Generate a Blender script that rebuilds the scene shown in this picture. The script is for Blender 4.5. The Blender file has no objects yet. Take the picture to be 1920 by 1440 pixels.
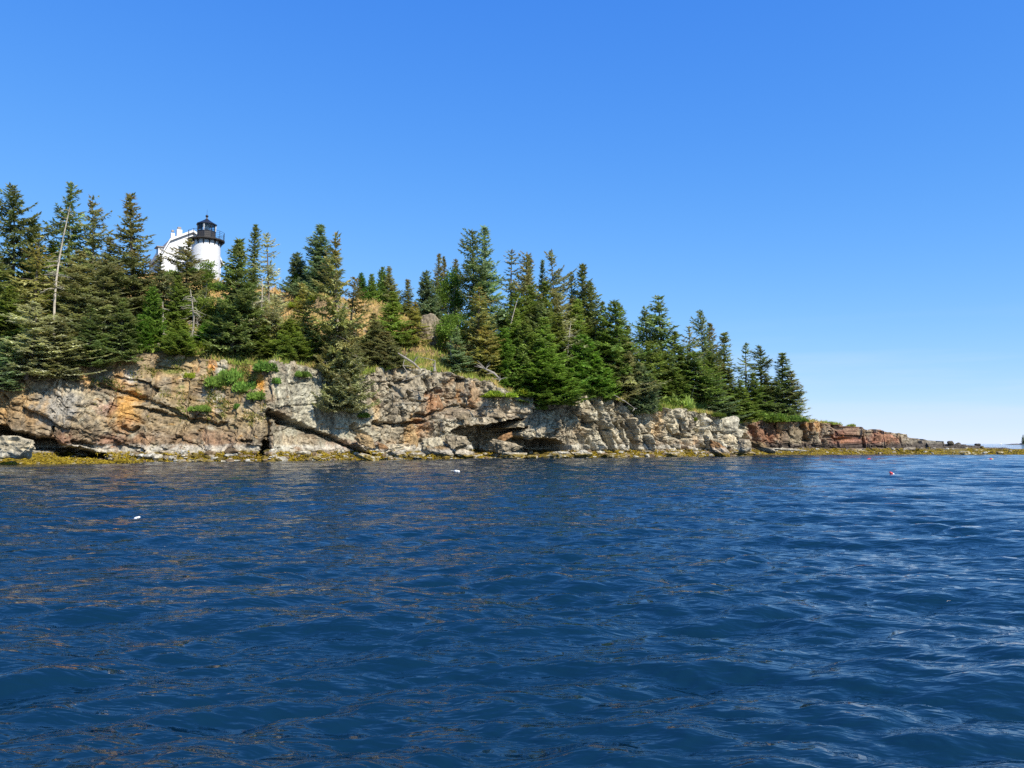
import bpy, math
import numpy as np
from mathutils import Vector

# ------------------------------------------------------------------ camera
scene = bpy.context.scene
CAM_H = 1.8
PITCH = math.atan(112.0 / 1493.0)
FPX = 1493.0                      # focal length in pixels of a 1920 wide picture
cam_data = bpy.data.cameras.new('camera')
cam_data.sensor_width = 36.0
cam_data.lens = 36.0 * FPX / 1920.0
cam_data.clip_start = 0.1
cam_data.clip_end = 60000.0
cam = bpy.data.objects.new('camera', cam_data)
cam.location = (0, 0, CAM_H)
cam.rotation_euler = (math.pi / 2 + PITCH, 0, 0)
scene.collection.objects.link(cam)
scene.camera = cam

# ------------------------------------------------------------------ sky, sun, exposure
SUN_EL = math.radians(45)
SUN_AZ = math.radians(40)         # to the right of straight behind the camera
sun_vec = Vector((math.sin(SUN_AZ) * math.cos(SUN_EL), -math.cos(SUN_AZ) * math.cos(SUN_EL), math.sin(SUN_EL)))
world = bpy.data.worlds.new('World')
scene.world = world
world.use_nodes = True
wn = world.node_tree
wn.nodes.clear()
w_out = wn.nodes.new('ShaderNodeOutputWorld')
w_bg = wn.nodes.new('ShaderNodeBackground')
w_sky = wn.nodes.new('ShaderNodeTexSky')
w_sky.sky_type = 'NISHITA'
w_sky.sun_disc = False
w_sky.sun_elevation = SUN_EL
w_sky.sun_rotation = math.pi - SUN_AZ
w_sky.altitude = 0
w_sky.air_density = 0.6
w_sky.dust_density = 0.0
w_sky.ozone_density = 6.0
# camera-like rendering of the clear sky: one response curve per channel, the same in every direction
w_sepc = wn.nodes.new('ShaderNodeSeparateColor')
w_com = wn.nodes.new('ShaderNodeCombineColor')
wn.links.new(w_sky.outputs[0], w_sepc.inputs[0])
for ch, (k, g, c) in enumerate(((3.9, 1.4, 0.95), (2.8, 1.0, 0.82), (6.2, 0.8, 0.85))):
    pw = wn.nodes.new('ShaderNodeMath'); pw.operation = 'POWER'; pw.inputs[1].default_value = g
    mm = wn.nodes.new('ShaderNodeMath'); mm.operation = 'MULTIPLY'; mm.inputs[1].default_value = k * 0.1 ** g
    de = wn.nodes.new('ShaderNodeMath'); de.operation = 'MULTIPLY_ADD'; de.inputs[1].default_value = c * 0.1; de.inputs[2].default_value = 0.1
    dv = wn.nodes.new('ShaderNodeMath'); dv.operation = 'DIVIDE'
    wn.links.new(w_sepc.outputs[ch], pw.inputs[0]); wn.links.new(pw.outputs[0], mm.inputs[0])
    wn.links.new(mm.outputs[0], de.inputs[0]); wn.links.new(mm.outputs[0], dv.inputs[0]); wn.links.new(de.outputs[0], dv.inputs[1])
    wn.links.new(dv.outputs[0], w_com.inputs[ch])
# thin high cirrus, low over the sea
w_tc = wn.nodes.new('ShaderNodeTexCoord')
w_map = wn.nodes.new('ShaderNodeMapping')
w_map.inputs['Rotation'].default_value = (0, math.radians(-4), 0)
w_map.inputs['Scale'].default_value = (1.2, 1.2, 16.0)
w_noise = wn.nodes.new('ShaderNodeTexNoise')
w_noise.inputs['Scale'].default_value = 1.6
w_noise.inputs['Detail'].default_value = 5.0
w_noise.inputs['Roughness'].default_value = 0.55
w_ramp = wn.nodes.new('ShaderNodeValToRGB')
w_ramp.color_ramp.elements[0].position = 0.46
w_ramp.color_ramp.elements[0].color = (0, 0, 0, 1)
w_ramp.color_ramp.elements[1].position = 0.78
w_ramp.color_ramp.elements[1].color = (1, 1, 1, 1)
w_sep = wn.nodes.new('ShaderNodeSeparateXYZ')
w_band = wn.nodes.new('ShaderNodeMapRange')
w_band.inputs['From Min'].default_value = 0.15
w_band.inputs['From Max'].default_value = 0.02
w_mul = wn.nodes.new('ShaderNodeMath'); w_mul.operation = 'MULTIPLY'
w_mul2 = wn.nodes.new('ShaderNodeMath'); w_mul2.operation = 'MULTIPLY'; w_mul2.inputs[1].default_value = 0.8
w_mix = wn.nodes.new('ShaderNodeMixRGB')
w_mix.inputs['Color2'].default_value = (6.0, 7.0, 8.6, 1)
wn.links.new(w_tc.outputs['Generated'], w_map.inputs['Vector'])
wn.links.new(w_map.outputs[0], w_noise.inputs['Vector'])
wn.links.new(w_noise.outputs[0], w_ramp.inputs[0])
wn.links.new(w_tc.outputs['Generated'], w_sep.inputs[0])
wn.links.new(w_sep.outputs[2], w_band.inputs[0])
wn.links.new(w_ramp.outputs[0], w_mul.inputs[0])
wn.links.new(w_band.outputs[0], w_mul.inputs[1])
wn.links.new(w_mul.outputs[0], w_mul2.inputs[0])
wn.links.new(w_mul2.outputs[0], w_mix.inputs['Fac'])
wn.links.new(w_com.outputs[0], w_mix.inputs['Color1'])
wn.links.new(w_mix.outputs[0], w_bg.inputs['Color'])
w_bg.inputs['Strength'].default_value = 0.1
wn.links.new(w_bg.outputs[0], w_out.inputs['Surface'])

sun_data = bpy.data.lights.new('sun', 'SUN')
sun_data.energy = 5.0
sun_data.angle = math.radians(0.5)
sun_data.color = (1.0, 0.94, 0.84)
sun = bpy.data.objects.new('sun', sun_data)
sun.rotation_euler = sun_vec.to_track_quat('Z', 'Y').to_euler()
sun.location = (60, -60, 80)
scene.collection.objects.link(sun)

scene.view_settings.view_transform = 'Standard'
scene.view_settings.look = 'None'
scene.view_settings.exposure = 0.25
scene.view_settings.gamma = 1.0
scene.view_settings.use_curve_mapping = False
scene.cycles.use_denoising = False
scene.cycles.sample_clamp_direct = 3.0
scene.cycles.sample_clamp_indirect = 3.0
scene.render.filter_size = 1.15
scene.cycles.max_bounces = 5
scene.cycles.diffuse_bounces = 2
scene.cycles.glossy_bounces = 2
scene.cycles.transmission_bounces = 4
scene.cycles.transparent_max_bounces = 8

# ------------------------------------------------------------------ helpers
SP, CP = math.sin(PITCH), math.cos(PITCH)
def P(px, py, Y):
    """world point seen at picture point (px, py) when it stands at depth Y"""
    a = (px - 960.0) / FPX
    b = -(py - 720.0) / FPX
    dy = CP - b * SP
    dz = SP + b * CP
    return (a / dy * Y, Y, CAM_H + dz / dy * Y)
def proj(x, y, z):
    z = z - CAM_H
    f = y * CP + z * SP
    u = -y * SP + z * CP
    return 960.0 + FPX * x / f, 720.0 - FPX * u / f

def _h(ix, iy, iz, seed):
    h = (ix.astype(np.int64) * 374761393 + iy.astype(np.int64) * 668265263 + iz.astype(np.int64) * 2147483647 + seed * 1274126177) & 0xFFFFFFFF
    h = ((h ^ (h >> 13)) * 1274126177) & 0xFFFFFFFF
    h = ((h ^ (h >> 16)) * 2246822519) & 0xFFFFFFFF
    return h ^ (h >> 15)
def h01(ix, iy=None, iz=None, seed=0):
    ix = np.asarray(ix)
    z0 = np.zeros_like(ix)
    return (_h(ix, z0 if iy is None else np.asarray(iy), z0 if iz is None else np.asarray(iz), seed) & 0xFFFFFF) / float(0xFFFFFF)
def vnoise(x, y, z=None, seed=0):
    """smooth gradient noise, about -1..1"""
    x = np.asarray(x, float); y = np.asarray(y, float)
    z = np.zeros_like(x) if z is None else np.asarray(z, float)
    x0 = np.floor(x).astype(np.int64); y0 = np.floor(y).astype(np.int64); z0 = np.floor(z).astype(np.int64)
    fx, fy, fz = x - x0, y - y0, z - z0
    ux, uy, uz = [f * f * f * (f * (f * 6 - 15) + 10) for f in (fx, fy, fz)]
    out = 0.0
    for dx in (0, 1):
        wx = ux if dx else 1 - ux
        for dy in (0, 1):
            wy = uy if dy else 1 - uy
            for dz in (0, 1):
                wz = uz if dz else 1 - uz
                h = _h(x0 + dx, y0 + dy, z0 + dz, seed)
                gx = (h & 1023) / 511.5 - 1; gy = ((h >> 10) & 1023) / 511.5 - 1; gz = ((h >> 20) & 1023) / 511.5 - 1
                out = out + wx * wy * wz * (gx * (fx - dx) + gy * (fy - dy) + gz * (fz - dz))
    return out * 1.35
def fbm(x, y, z=None, seed=0, octv=4, gain=0.5, lac=2.03):
    a, t = 1.0, 0.0
    z = np.zeros_like(x) if z is None else z
    for o in range(octv):
        t = t + a * vnoise(x, y, z, seed + o * 17)
        a *= gain; x = x * lac; y = y * lac; z = z * lac
    return t
def sstep(a, b, x):
    t = np.clip((x - a) / (b - a), 0, 1)
    return t * t * (3 - 2 * t)
def polydist(px, py, pts):
    """distance to a broken line and the place along it (0..1)"""
    best = np.full(px.shape, 1e9); along = np.zeros(px.shape)
    n = len(pts) - 1
    for k in range(n):
        (x0, y0), (x1, y1) = pts[k][:2], pts[k + 1][:2]
        dx, dy = x1 - x0, y1 - y0
        t = np.clip(((px - x0) * dx + (py - y0) * dy) / (dx * dx + dy * dy), 0, 1)
        d = np.hypot(px - x0 - t * dx, py - y0 - t * dy)
        m = d < best
        best = np.where(m, d, best); along = np.where(m, (k + t) / n, along)
    return best, along
def inpoly(px, py, poly):
    inside = np.zeros(px.shape, bool)
    j = len(poly) - 1
    for i in range(len(poly)):
        xi, yi = poly[i]; xj, yj = poly[j]
        c = ((yi > py) != (yj > py)) & (px < (xj - xi) * (py - yi) / (yj - yi + 1e-9) + xi)
        inside ^= c
        j = i
    return inside

def mesh_np(name, verts, faces, smooth=False, cols=None):
    """mesh from arrays; faces (n,3) or (n,4); cols: dict name -> (nverts,3) colours"""
    verts = np.ascontiguousarray(verts, np.float32); faces = np.ascontiguousarray(faces, np.int32)
    me = bpy.data.meshes.new(name)
    n, k = faces.shape
    me.vertices.add(len(verts)); me.vertices.foreach_set('co', verts.ravel())
    me.loops.add(n * k); me.loops.foreach_set('vertex_index', faces.ravel())
    me.polygons.add(n)
    me.polygons.foreach_set('loop_start', np.arange(0, n * k, k, dtype=np.int32))
    me.polygons.foreach_set('loop_total', np.full(n, k, np.int32))
    me.update(calc_edges=True)
    me.polygons.foreach_set('use_smooth', np.full(n, smooth))
    for cn, c in (cols or {}).items():
        at = me.color_attributes.new(cn, 'FLOAT_COLOR', 'POINT')
        rgba = np.ones((len(verts), 4), np.float32); rgba[:, :3] = c
        at.data.foreach_set('color', rgba.ravel())
    me.validate()
    return me
def link(name, me, mat=None, parent=None, loc=None):
    o = bpy.data.objects.new(name, me)
    scene.collection.objects.link(o)
    if mat is not None and me is not None:
        if not me.materials:
            me.materials.append(mat)
        elif me.materials[0] != mat:
            o.material_slots[0].link = 'OBJECT'; o.material_slots[0].material = mat
    if parent is not None: o.parent = parent
    if loc is not None: o.location = loc
    return o
def tag(o, label=None, cat=None, group=None, kind=None):
    if label: o['label'] = label
    if cat: o['category'] = cat
    if group: o['group'] = group
    if kind: o['kind'] = kind
    return o
def thing(name, label, cat, loc, group=None, rz=0.0):
    o = bpy.data.objects.new(name, None)
    scene.collection.objects.link(o)
    o.empty_display_size = 0.3
    o.location = loc; o.rotation_euler = (0, 0, rz)
    return tag(o, label, cat, group)

class MB:
    """collects boxes, tubes and turned shapes into one mesh"""
    def __init__(s): s.v = []; s.f = []
    def add(s, vs, fs):
        b = len(s.v); s.v += [tuple(map(float, v)) for v in vs]; s.f += [tuple(i + b for i in f) for f in fs]; return s
    def box(s, c, d, rz=0.0):
        cx, cy, cz = c; hx, hy, hz = d[0] / 2, d[1] / 2, d[2] / 2
        ca, sa = math.cos(rz), math.sin(rz)
        vs = []
        for z in (-hz, hz):
            for x, y in ((-hx, -hy), (hx, -hy), (hx, hy), (-hx, hy)):
                vs.append((cx + x * ca - y * sa, cy + x * sa + y * ca, cz + z))
        return s.add(vs, [(3, 2, 1, 0), (4, 5, 6, 7), (0, 1, 5, 4), (1, 2, 6, 5), (2, 3, 7, 6), (3, 0, 4, 7)])
    def tube(s, pts, rad, n=6, cap=True):
        pts = [Vector(p) for p in pts]
        rad = rad if hasattr(rad, '__len__') else [rad] * len(pts)
        vs, fs = [], []
        for i, p in enumerate(pts):
            d = (pts[min(i + 1, len(pts) - 1)] - pts[max(i - 1, 0)]).normalized()
            a = d.cross(Vector((0.13, 0.21, 1)) if abs(d.z) < 0.9 else Vector((1, 0.1, 0))).normalized()
            b = d.cross(a)
            for k in range(n):
                t = 2 * math.pi * k / n
                vs.append(p + (a * math.cos(t) + b * math.sin(t)) * rad[i])
        for i in range(len(pts) - 1):
            for k in range(n):
                fs.append((i * n + k, i * n + (k + 1) % n, (i + 1) * n + (k + 1) % n, (i + 1) * n + k))
        if cap:
            fs.append(tuple(range(n))[::-1]); fs.append(tuple((len(pts) - 1) * n + k for k in range(n)))
        return s.add(vs, fs)
    def lathe(s, prof, n=32, a0=0.0, cap=True):
        vs, fs = [], []
        for r, z in prof:
            for k in range(n):
                t = a0 + 2 * math.pi * k / n
                vs.append((r * math.cos(t), r * math.sin(t), z))
        for i in range(len(prof) - 1):
            for k in range(n):
                fs.append((i * n + k, i * n + (k + 1) % n, (i + 1) * n + (k + 1) % n, (i + 1) * n + k))
        if cap:
            fs.append(tuple(range(n))[::-1]); fs.append(tuple((len(prof) - 1) * n + k for k in range(n)))
        return s.add(vs, fs)
    def mesh(s, name, smooth=False):
        me = bpy.data.meshes.new(name)
        me.from_pydata(s.v, [], s.f); me.update()
        if smooth: me.polygons.foreach_set('use_smooth', [True] * len(me.polygons))
        return me
    def build(s, name, mat, parent=None, smooth=False):
        return link(name, s.mesh(name, smooth), mat, parent)

# ------------------------------------------------------------------ materials
def new_mat(name):
    m = bpy.data.materials.new(name); m.use_nodes = True
    nt = m.node_tree
    return m, nt, nt.nodes['Principled BSDF'], nt.nodes['Material Output']
def simple_mat(name, col, rough=0.6, bump=0.0, scale=20.0, var=0.12, metal=0.0):
    m, nt, b, out = new_mat(name)
    tc = nt.nodes.new('ShaderNodeTexCoord')
    nz = nt.nodes.new('ShaderNodeTexNoise'); nz.inputs['Scale'].default_value = scale; nz.inputs['Detail'].default_value = 5
    nt.links.new(tc.outputs['Object'], nz.inputs['Vector'])
    r = nt.nodes.new('ShaderNodeValToRGB')
    r.color_ramp.elements[0].position = 0.3; r.color_ramp.elements[1].position = 0.72
    r.color_ramp.elements[0].color = (*[c * (1 - var) for c in col], 1)
    r.color_ramp.elements[1].color = (*[min(1, c * (1 + var)) for c in col], 1)
    nt.links.new(nz.outputs[0], r.inputs[0]); nt.links.new(r.outputs[0], b.inputs['Base Color'])
    b.inputs['Roughness'].default_value = rough; b.inputs['Metallic'].default_value = metal
    if bump:
        bp = nt.nodes.new('ShaderNodeBump'); bp.inputs['Strength'].default_value = bump; bp.inputs['Distance'].default_value = 0.05
        nt.links.new(nz.outputs[0], bp.inputs['Height']); nt.links.new(bp.outputs[0], b.inputs['Normal'])
    return m

# ------------------------------------------------------------------ sea
def make_water():
    rng = np.random.default_rng(5)
    rr = [1.2]
    while rr[-1] < 190:
        rr.append(rr[-1] + max(0.03, 0.0062 * rr[-1]))
    rr = np.array(rr + list(np.geomspace(rr[-1] * 1.012, 30000, 90)))
    half = math.radians(47)
    th = np.concatenate([np.linspace(-half, half, 850), np.linspace(half, 2 * math.pi - half, 42)[1:-1]])
    R, T = np.meshgrid(rr, th, indexing='ij')
    X = R * np.sin(T); Y = R * np.cos(T)
    sp = np.maximum(np.gradient(rr), 1e-3)[:, None] * np.ones_like(T)      # mesh spacing
    x = X.copy(); y = Y.copy(); Z = np.zeros_like(X)
    # patches of stronger and weaker wind
    gust = 1.0 + 0.4 * vnoise(X * 0.11, Y * 0.07, seed=3) + 0.32 * vnoise(X * 0.4, Y * 0.24, seed=4)
    gust = np.clip(gust * (1 + 0.35 * sstep(3, 40, X)), 0.45, 1.8)
    comps = []
    for lam, n, slope, spread, main in ((6.5, 5, 0.018, 0.45, 0.0), (3.6, 8, 0.034, 0.6, 0.0), (2.1, 12, 0.052, 0.7, 0.0), (1.2, 14, 0.085, 0.75, 0.0), (0.68, 16, 0.122, 0.8, 0.0), (0.4, 20, 0.142, 0.85, 0.0), (0.24, 20, 0.128, 0.95, 0), (0.15, 18, 0.075, 1.1, 0)):
        for i in range(n):
            l = lam * math.exp(rng.uniform(-0.3, 0.3))
            # two crossing sets: wind sea from the left, old wakes from the right
            d = (1.95 if rng.random() < 0.5 else 1.22) + rng.normal(0, spread * 0.36)
            a = slope * l / (2 * math.pi) * math.sqrt(2.0 / n) * rng.uniform(0.6, 1.3)
            comps.append((2 * math.pi / l, math.cos(d), math.sin(d), a, rng.uniform(0, 6.283), l))
    for k, cx, cy, a, ph, l in comps:
        fade = np.clip((l / sp - 2.0) / 1.6, 0, 1)
        if fade.max() <= 0: continue
        A = a * fade * (gust if l < 3 else 1.0)
        A = A * (1 + 0.45 * np.tanh(X / 8.0) * (1 if cx > 0 else -1))      # each set runs strongest on its own side
        w = k * (cx * X + cy * Y) + ph
        Z += A * np.sin(w)
        c = A * np.cos(w) * 0.80
        x -= cx * c; y -= cy * c
    Z *= np.exp(-np.maximum(R - 400, 0) / 400)
    nr, nt_ = R.shape
    i = np.arange(nr - 1)[:, None] * nt_; j = np.arange(nt_)[None, :]; j2 = (j + 1) % nt_
    f = np.stack([i + j, i + j2, i + nt_ + j2, i + nt_ + j], -1).reshape(-1, 4)[:, ::-1]
    v = np.stack([x, y, Z], -1).reshape(-1, 3)
    m, nt, b, out = new_mat('sea_water')
    b.inputs['Base Color'].default_value = (0.003, 0.021, 0.042, 1)
    b.inputs['Roughness'].default_value = 0.04
    b.inputs['IOR'].default_value = 1.333
    tc = nt.nodes.new('ShaderNodeTexCoord')
    mp = nt.nodes.new('ShaderNodeMapping'); mp.inputs['Rotation'].default_value = (0, 0, math.radians(12)); mp.inputs['Scale'].default_value = (0.6, 1.6, 1.0)
    nt.links.new(tc.outputs['Object'], mp.inputs['Vector'])
    hs = []
    for sc, amp in ((1.1, 0.065), (3.0, 0.052), (7.5, 0.022), (18.0, 0.0035)):
        nz = nt.nodes.new('ShaderNodeTexNoise'); nz.inputs['Scale'].default_value = sc; nz.inputs['Detail'].default_value = 2.0
        nz.inputs['Distortion'].default_value = 0.5
        nt.links.new(mp.outputs[0], nz.inputs['Vector'])
        mu = nt.nodes.new('ShaderNodeMath'); mu.operation = 'MULTIPLY'; mu.inputs[1].default_value = amp
        nt.links.new(nz.outputs[0], mu.inputs[0]); hs.append(mu)
    s = hs[0]
    for h in hs[1:]:
        ad = nt.nodes.new('ShaderNodeMath'); ad.operation = 'ADD'
        nt.links.new(s.outputs[0], ad.inputs[0]); nt.links.new(h.outputs[0], ad.inputs[1]); s = ad
    bp = nt.nodes.new('ShaderNodeBump'); bp.inputs['Strength'].default_value = 1.0; bp.inputs['Distance'].default_value = 1.0
    nt.links.new(s.outputs[0], bp.inputs['Height']); nt.links.new(bp.outputs[0], b.inputs['Normal'])
    o = link('sea', mesh_np('sea', v, f, smooth=True), m)
    tag(o, 'choppy dark blue sea in front of the rocky island', kind='structure')
make_water()

# ------------------------------------------------------------------ island: shore apron, cliff and the slope above, one sheet
# picture x, waterline depth, apron width, apron top z, picture y of the cliff lip, lean of the face (run per rise)
COAST = [
 (-620, 68, 2.0, 0.8, 690, 0.30), (-200, 70, 2.0, 0.8, 698, 0.30), (0, 72.5, 1.8, 0.8, 700, 0.28), (60, 73.5, 1.6, 0.8, 703, 0.26), (120, 74.8, 1.5, 0.8, 698, 0.26),
 (180, 76.5, 1.4, 0.8, 678, 0.26), (240, 78, 1.4, 0.8, 660, 0.32), (290, 78.5, 1.4, 0.8, 648, 0.46), (350, 79, 1.4, 0.8, 664, 0.55),
 (400, 79.5, 1.4, 0.8, 672, 0.55), (440, 80, 1.4, 0.8, 682, 0.45), (490, 80.5, 1.4, 0.8, 690, 0.30), (540, 81.5, 1.6, 0.8, 678, 0.24),
 (600, 84, 2.0, 0.8, 690, 0.22), (690, 87, 2.4, 0.8, 708, 0.22), (740, 89, 2.6, 0.8, 698, 0.24), (790, 91, 2.6, 0.8, 690, 0.26), (840, 93, 2.4, 0.8, 694, 0.26),
 (900, 96, 2.0, 0.8, 706, 0.26), (950, 98, 2.0, 0.8, 716, 0.28), (990, 99.5, 1.8, 0.8, 742, 0.22), (1060, 102, 1.6, 0.8, 750, 0.18),
 (1140, 105, 1.6, 0.8, 742, 0.16), (1200, 107, 1.8, 0.8, 756, 0.18), (1260, 110, 2.0, 0.8, 764, 0.2), (1320, 114, 2.4, 0.8, 770, 0.2), (1385, 118, 3.0, 0.8, 779, 0.22),
 (1402, 121, 4.0, 0.9, 786, 0.25), (1412, 124, 6.0, 1.0, 794, 0.2), (1440, 128, 8.0, 1.05, 795, 0.16), (1520, 130, 8.5, 1.05, 786, 0.16), (1536, 130.5, 8.5, 1.05, 783, 0.16), (1562, 131, 8.5, 1.05, 789, 0.16),
 (1640, 132, 9.0, 1.05, 798, 0.18), (1646, 132, 9.0, 1.05, 801, 0.18), (1690, 132, 9.0, 1.05, 806, 0.2), (1740, 132, 9.5, 1.0, 813, 0.3), (1775, 132, 10, 1.0, 820, 0.5), (1800, 132, 10, 1.0, 826, 0.8),
 (1812, 132, 10, 0.95, 833, 1.0), (1840, 131, 10, 0.9, 836, 1.0), (1880, 130, 9, 0.75, 838.5, 1.0), (1930, 129, 8, 0.6, 841, 1.0), (2010, 127, 6, 0.35, 843, 1.0), (2080, 126, 4, -0.3, 853, 1.0)]
def _col(k): return np.array([c[k] for c in COAST], float)
cpx = _col(0)
# ridge height and how far behind the lip it lies, by world x
RX = np.array([-120, -72, -50, -42, -36, -29, -19, -10, -1, 10, 22, 33, 42, 50, 60, 72, 80, 100.0])
RZ = np.array([19, 20, 23.0, 24.4, 23.4, 22.2, 21.9, 20.0, 17.0, 13.0, 9.6, 7.2, 6.2, 5.6, 4.2, 1.2, -1.0, -1.5])
RD = np.array([30, 28, 26, 24, 24, 22, 22, 20, 20, 20, 18, 16, 14, 14, 12, 8, 8, 8.0])
FD = np.array([60, 60, 60, 60, 60, 60, 60, 60, 60, 60, 50, 40, 30, 20, 14, 10, 8, 8.0])   # where it meets the sea again

def build_island():
    # columns along the waterline
    fine = np.concatenate([np.linspace(a, b, 60, endpoint=False) for a, b in zip(cpx[:-1], cpx[1:])] + [cpx[-1:]])
    W_ = lambda k: np.interp(fine, cpx, _col(k))
    fy = W_(1); fx = (fine - 960) / FPX * fy
    ker = np.hanning(61); ker /= ker.sum()
    pad = lambda a: np.convolve(np.pad(a, 30, mode='edge'), ker, 'valid')
    fy = pad(fy)
    fy = fy + 0.45 * vnoise(fx * 0.35, fx * 0, seed=6) + 0.35 * vnoise(fx * 0.9, fx * 0, seed=7)
    arc = np.concatenate([[0], np.cumsum(np.hypot(np.diff(fx), np.diff(fy)))])
    fr = np.linspace(0, 1, 8000); fineS = np.interp(fr, np.linspace(0, 1, len(arc)), arc)
    # columns: 0.13 m apart in view, wider outside
    s_vis0 = np.interp(-120, fine, arc)
    S = np.concatenate([np.linspace(0, s_vis0, 70, endpoint=False), np.arange(s_vis0, arc[-1], 0.125)])
    px = np.interp(S, arc, fine); bx = np.interp(S, arc, fx); by = np.interp(S, arc, fy)
    tx = np.gradient(pad(fx), arc + np.arange(len(arc)) * 1e-9); ty = np.gradient(pad(fy), arc + np.arange(len(arc)) * 1e-9)
    tx = np.interp(S, arc, tx); ty = np.interp(S, arc, ty); L = np.hypot(tx, ty)
    nx, ny = ty / L, -tx / L                       # outward, towards the water
    I = lambda k: np.interp(px, cpx, _col(k))
    wid, za, ylip, lean = I(2), I(3), I(4), I(5)
    Ylip = by + wid
    zt = np.array([P(a, b, c)[2] for a, b, c in zip(px, ylip, Ylip + 1.5)])
    zt = zt + 0.25 * vnoise(S * 0.45, S * 0, seed=9) + 0.15 * vnoise(S * 1.3, S * 0, seed=10) * (px < 1760)
    zt = np.maximum(zt, za + 0.02)
    na, nc, nt = 18, 88, 58
    C = len(S)
    X = np.zeros((na + nc + nt, C)); Y = X.copy(); Z = X.copy()
    a = np.linspace(0, 1, na)[:, None]
    X[:na] = bx - nx * wid * (a - 0.08); Y[:na] = by - ny * wid * (a - 0.08); Z[:na] = -0.7 + (za + 0.7) * a ** 0.72
    b = ((np.arange(nc) + 1) / nc)[:, None]
    run = wid + lean * (zt - za) * (0.75 * b + 0.25 * b * b)
    X[na:na + nc] = bx - nx * run; Y[na:na + nc] = by - ny * run; Z[na:na + nc] = za + (zt - za) * b
    lx, ly, lz = X[na + nc - 1].copy(), Y[na + nc - 1].copy(), Z[na + nc - 1].copy()
    d = (np.concatenate([np.linspace(0.12, 6, 26), np.geomspace(6.3, 90, nt - 26)]))[:, None]
    rz, rd, fd = np.interp(lx, RX, RZ), np.interp(lx, RX, RD), np.interp(lx, RX, FD)
    t = np.clip(d / rd, 0, 1)
    up = lz + (rz - lz) * (0.78 * t + 0.22 * t * t)
    back = np.clip((d - rd) / fd, 0, 1)
    T = up - (rz + 3) * back ** 1.6
    X[na + nc:] = lx + 0 * d; Y[na + nc:] = ly + d; Z[na + nc:] = T
    xx, yy = X[na + nc:], Y[na + nc:]
    low = sstep(1.0, 4.0, lz)
    Z[na + nc:] += (0.9 * fbm(xx * 0.16, yy * 0.16, seed=21) + 0.3 * fbm(xx * 0.7, yy * 0.7, seed=22, octv=3)) * sstep(0, 5, d) * low + 0.12 * fbm(xx * 0.9, yy * 0.9, seed=23, octv=3)
    terr = (lx, ly, np.concatenate([[0.0], d[:, 0]]), np.concatenate([lz[None], Z[na + nc:]]))

    # ---- fracture the face -------------------------------------------------
    PX, PY = proj(X, Y, Z)
    SS = np.repeat(S[None], na + nc + nt, 0)
    face = np.zeros_like(Z); face[na:na + nc] = 1.0
    # keep the lip and the apron top joined: fade at both ends
    rows = np.arange(na + nc + nt)[:, None]
    fade = sstep(na - 6, na + 5, rows) * (1 - sstep(na + nc - 2, na + nc + 5, rows)) * np.ones_like(Z)
    wx = 0.35 * vnoise(SS * 0.5, Z * 0.5, seed=31); wz = 0.35 * vnoise(SS * 0.5, Z * 0.5, seed=32)
    def blocks(ang, w, h, amp, seed, groove=0.16, gd=0.3, tilt=1.15):
        """joint-bounded blocks: each pushed in or out, tipped, with an open joint round it"""
        ca, sa = math.cos(ang), math.sin(ang)
        u = (SS + wx) * ca + (Z + wz) * sa; v = -(SS + wx) * sa + (Z + wz) * ca
        vi = v / h + 0.33 * vnoise(u * 0.12, v * 0, seed=seed)
        li = np.floor(vi); fv = vi - li
        ww = w * (0.6 + 0.9 * h01(li.astype(np.int64), seed=seed + 1))
        ui = u / ww + 7.3 * h01(li.astype(np.int64), seed=seed + 2)
        ci = np.floor(ui); fu = ui - ci
        l64, c64 = li.astype(np.int64), ci.astype(np.int64)
        # some neighbours merge into larger blocks
        off = h01(l64, c64, seed=seed + 3) - 0.5
        tu = h01(l64, c64, seed=seed + 4) - 0.5; tv = h01(l64, c64, seed=seed + 5) - 0.5
        e = np.minimum(np.minimum(fu, 1 - fu) * ww, np.minimum(fv, 1 - fv) * h)
        gr = (1 - sstep(0.02, groove, e)) * (0.15 + 0.85 * h01(l64, c64, seed=seed + 6) ** 1.5)
        return amp * (off + tilt * (tu * (fu - 0.5) + tv * (fv - 0.5)) * 2) - gd * gr, off
    m2 = sstep(470, 540, PX) * (1 - sstep(1050, 1120, PX)); m1 = 1 - sstep(470, 540, PX); m3 = sstep(1050, 1120, PX) * (1 - sstep(1396, 1412, PX)); m4 = sstep(1396, 1412, PX)
    mass = sstep(500, 520, PX) * (1 - sstep(680, 720, PX))                # the big smooth slab
    d1a, o1 = blocks(-0.36, 5.2, 2.1, 0.5, 101, 0.16, 0.16); d1b, _ = blocks(1.25, 1.6, 0.9, 0.28, 111, 0.10, 0.06); d1c, _ = blocks(-0.5, 0.7, 0.5, 0.20, 121, 0.12, 0.08)
    d2a, o2 = blocks(0.10, 2.0, 2.5, 1.0, 201, 0.22, 0.55); d2b, _ = blocks(-0.2, 1.0, 0.8, 0.3, 211, 0.13, 0.16); d2c, _ = blocks(0.8, 0.6, 0.5, 0.26, 221, 0.14, 0.14)
    d3a, o3 = blocks(-1.28, 4.2, 1.3, 1.5, 301, 0.30, 1.1); d3b, _ = blocks(-0.25, 1.4, 1.1, 0.5, 311, 0.16, 0.2); d3c, _ = blocks(-1.1, 0.75, 0.5, 0.28, 321, 0.14, 0.16)
    d4a, o4 = blocks(1.48, 14.0, 1.9, 1.1, 401, 0.3, 0.5); d4b, _ = blocks(1.38, 2.2, 0.8, 0.45, 411, 0.16, 0.25); d4c, _ = blocks(1.1, 0.8, 0.5, 0.26, 421, 0.14, 0.14)
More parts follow.
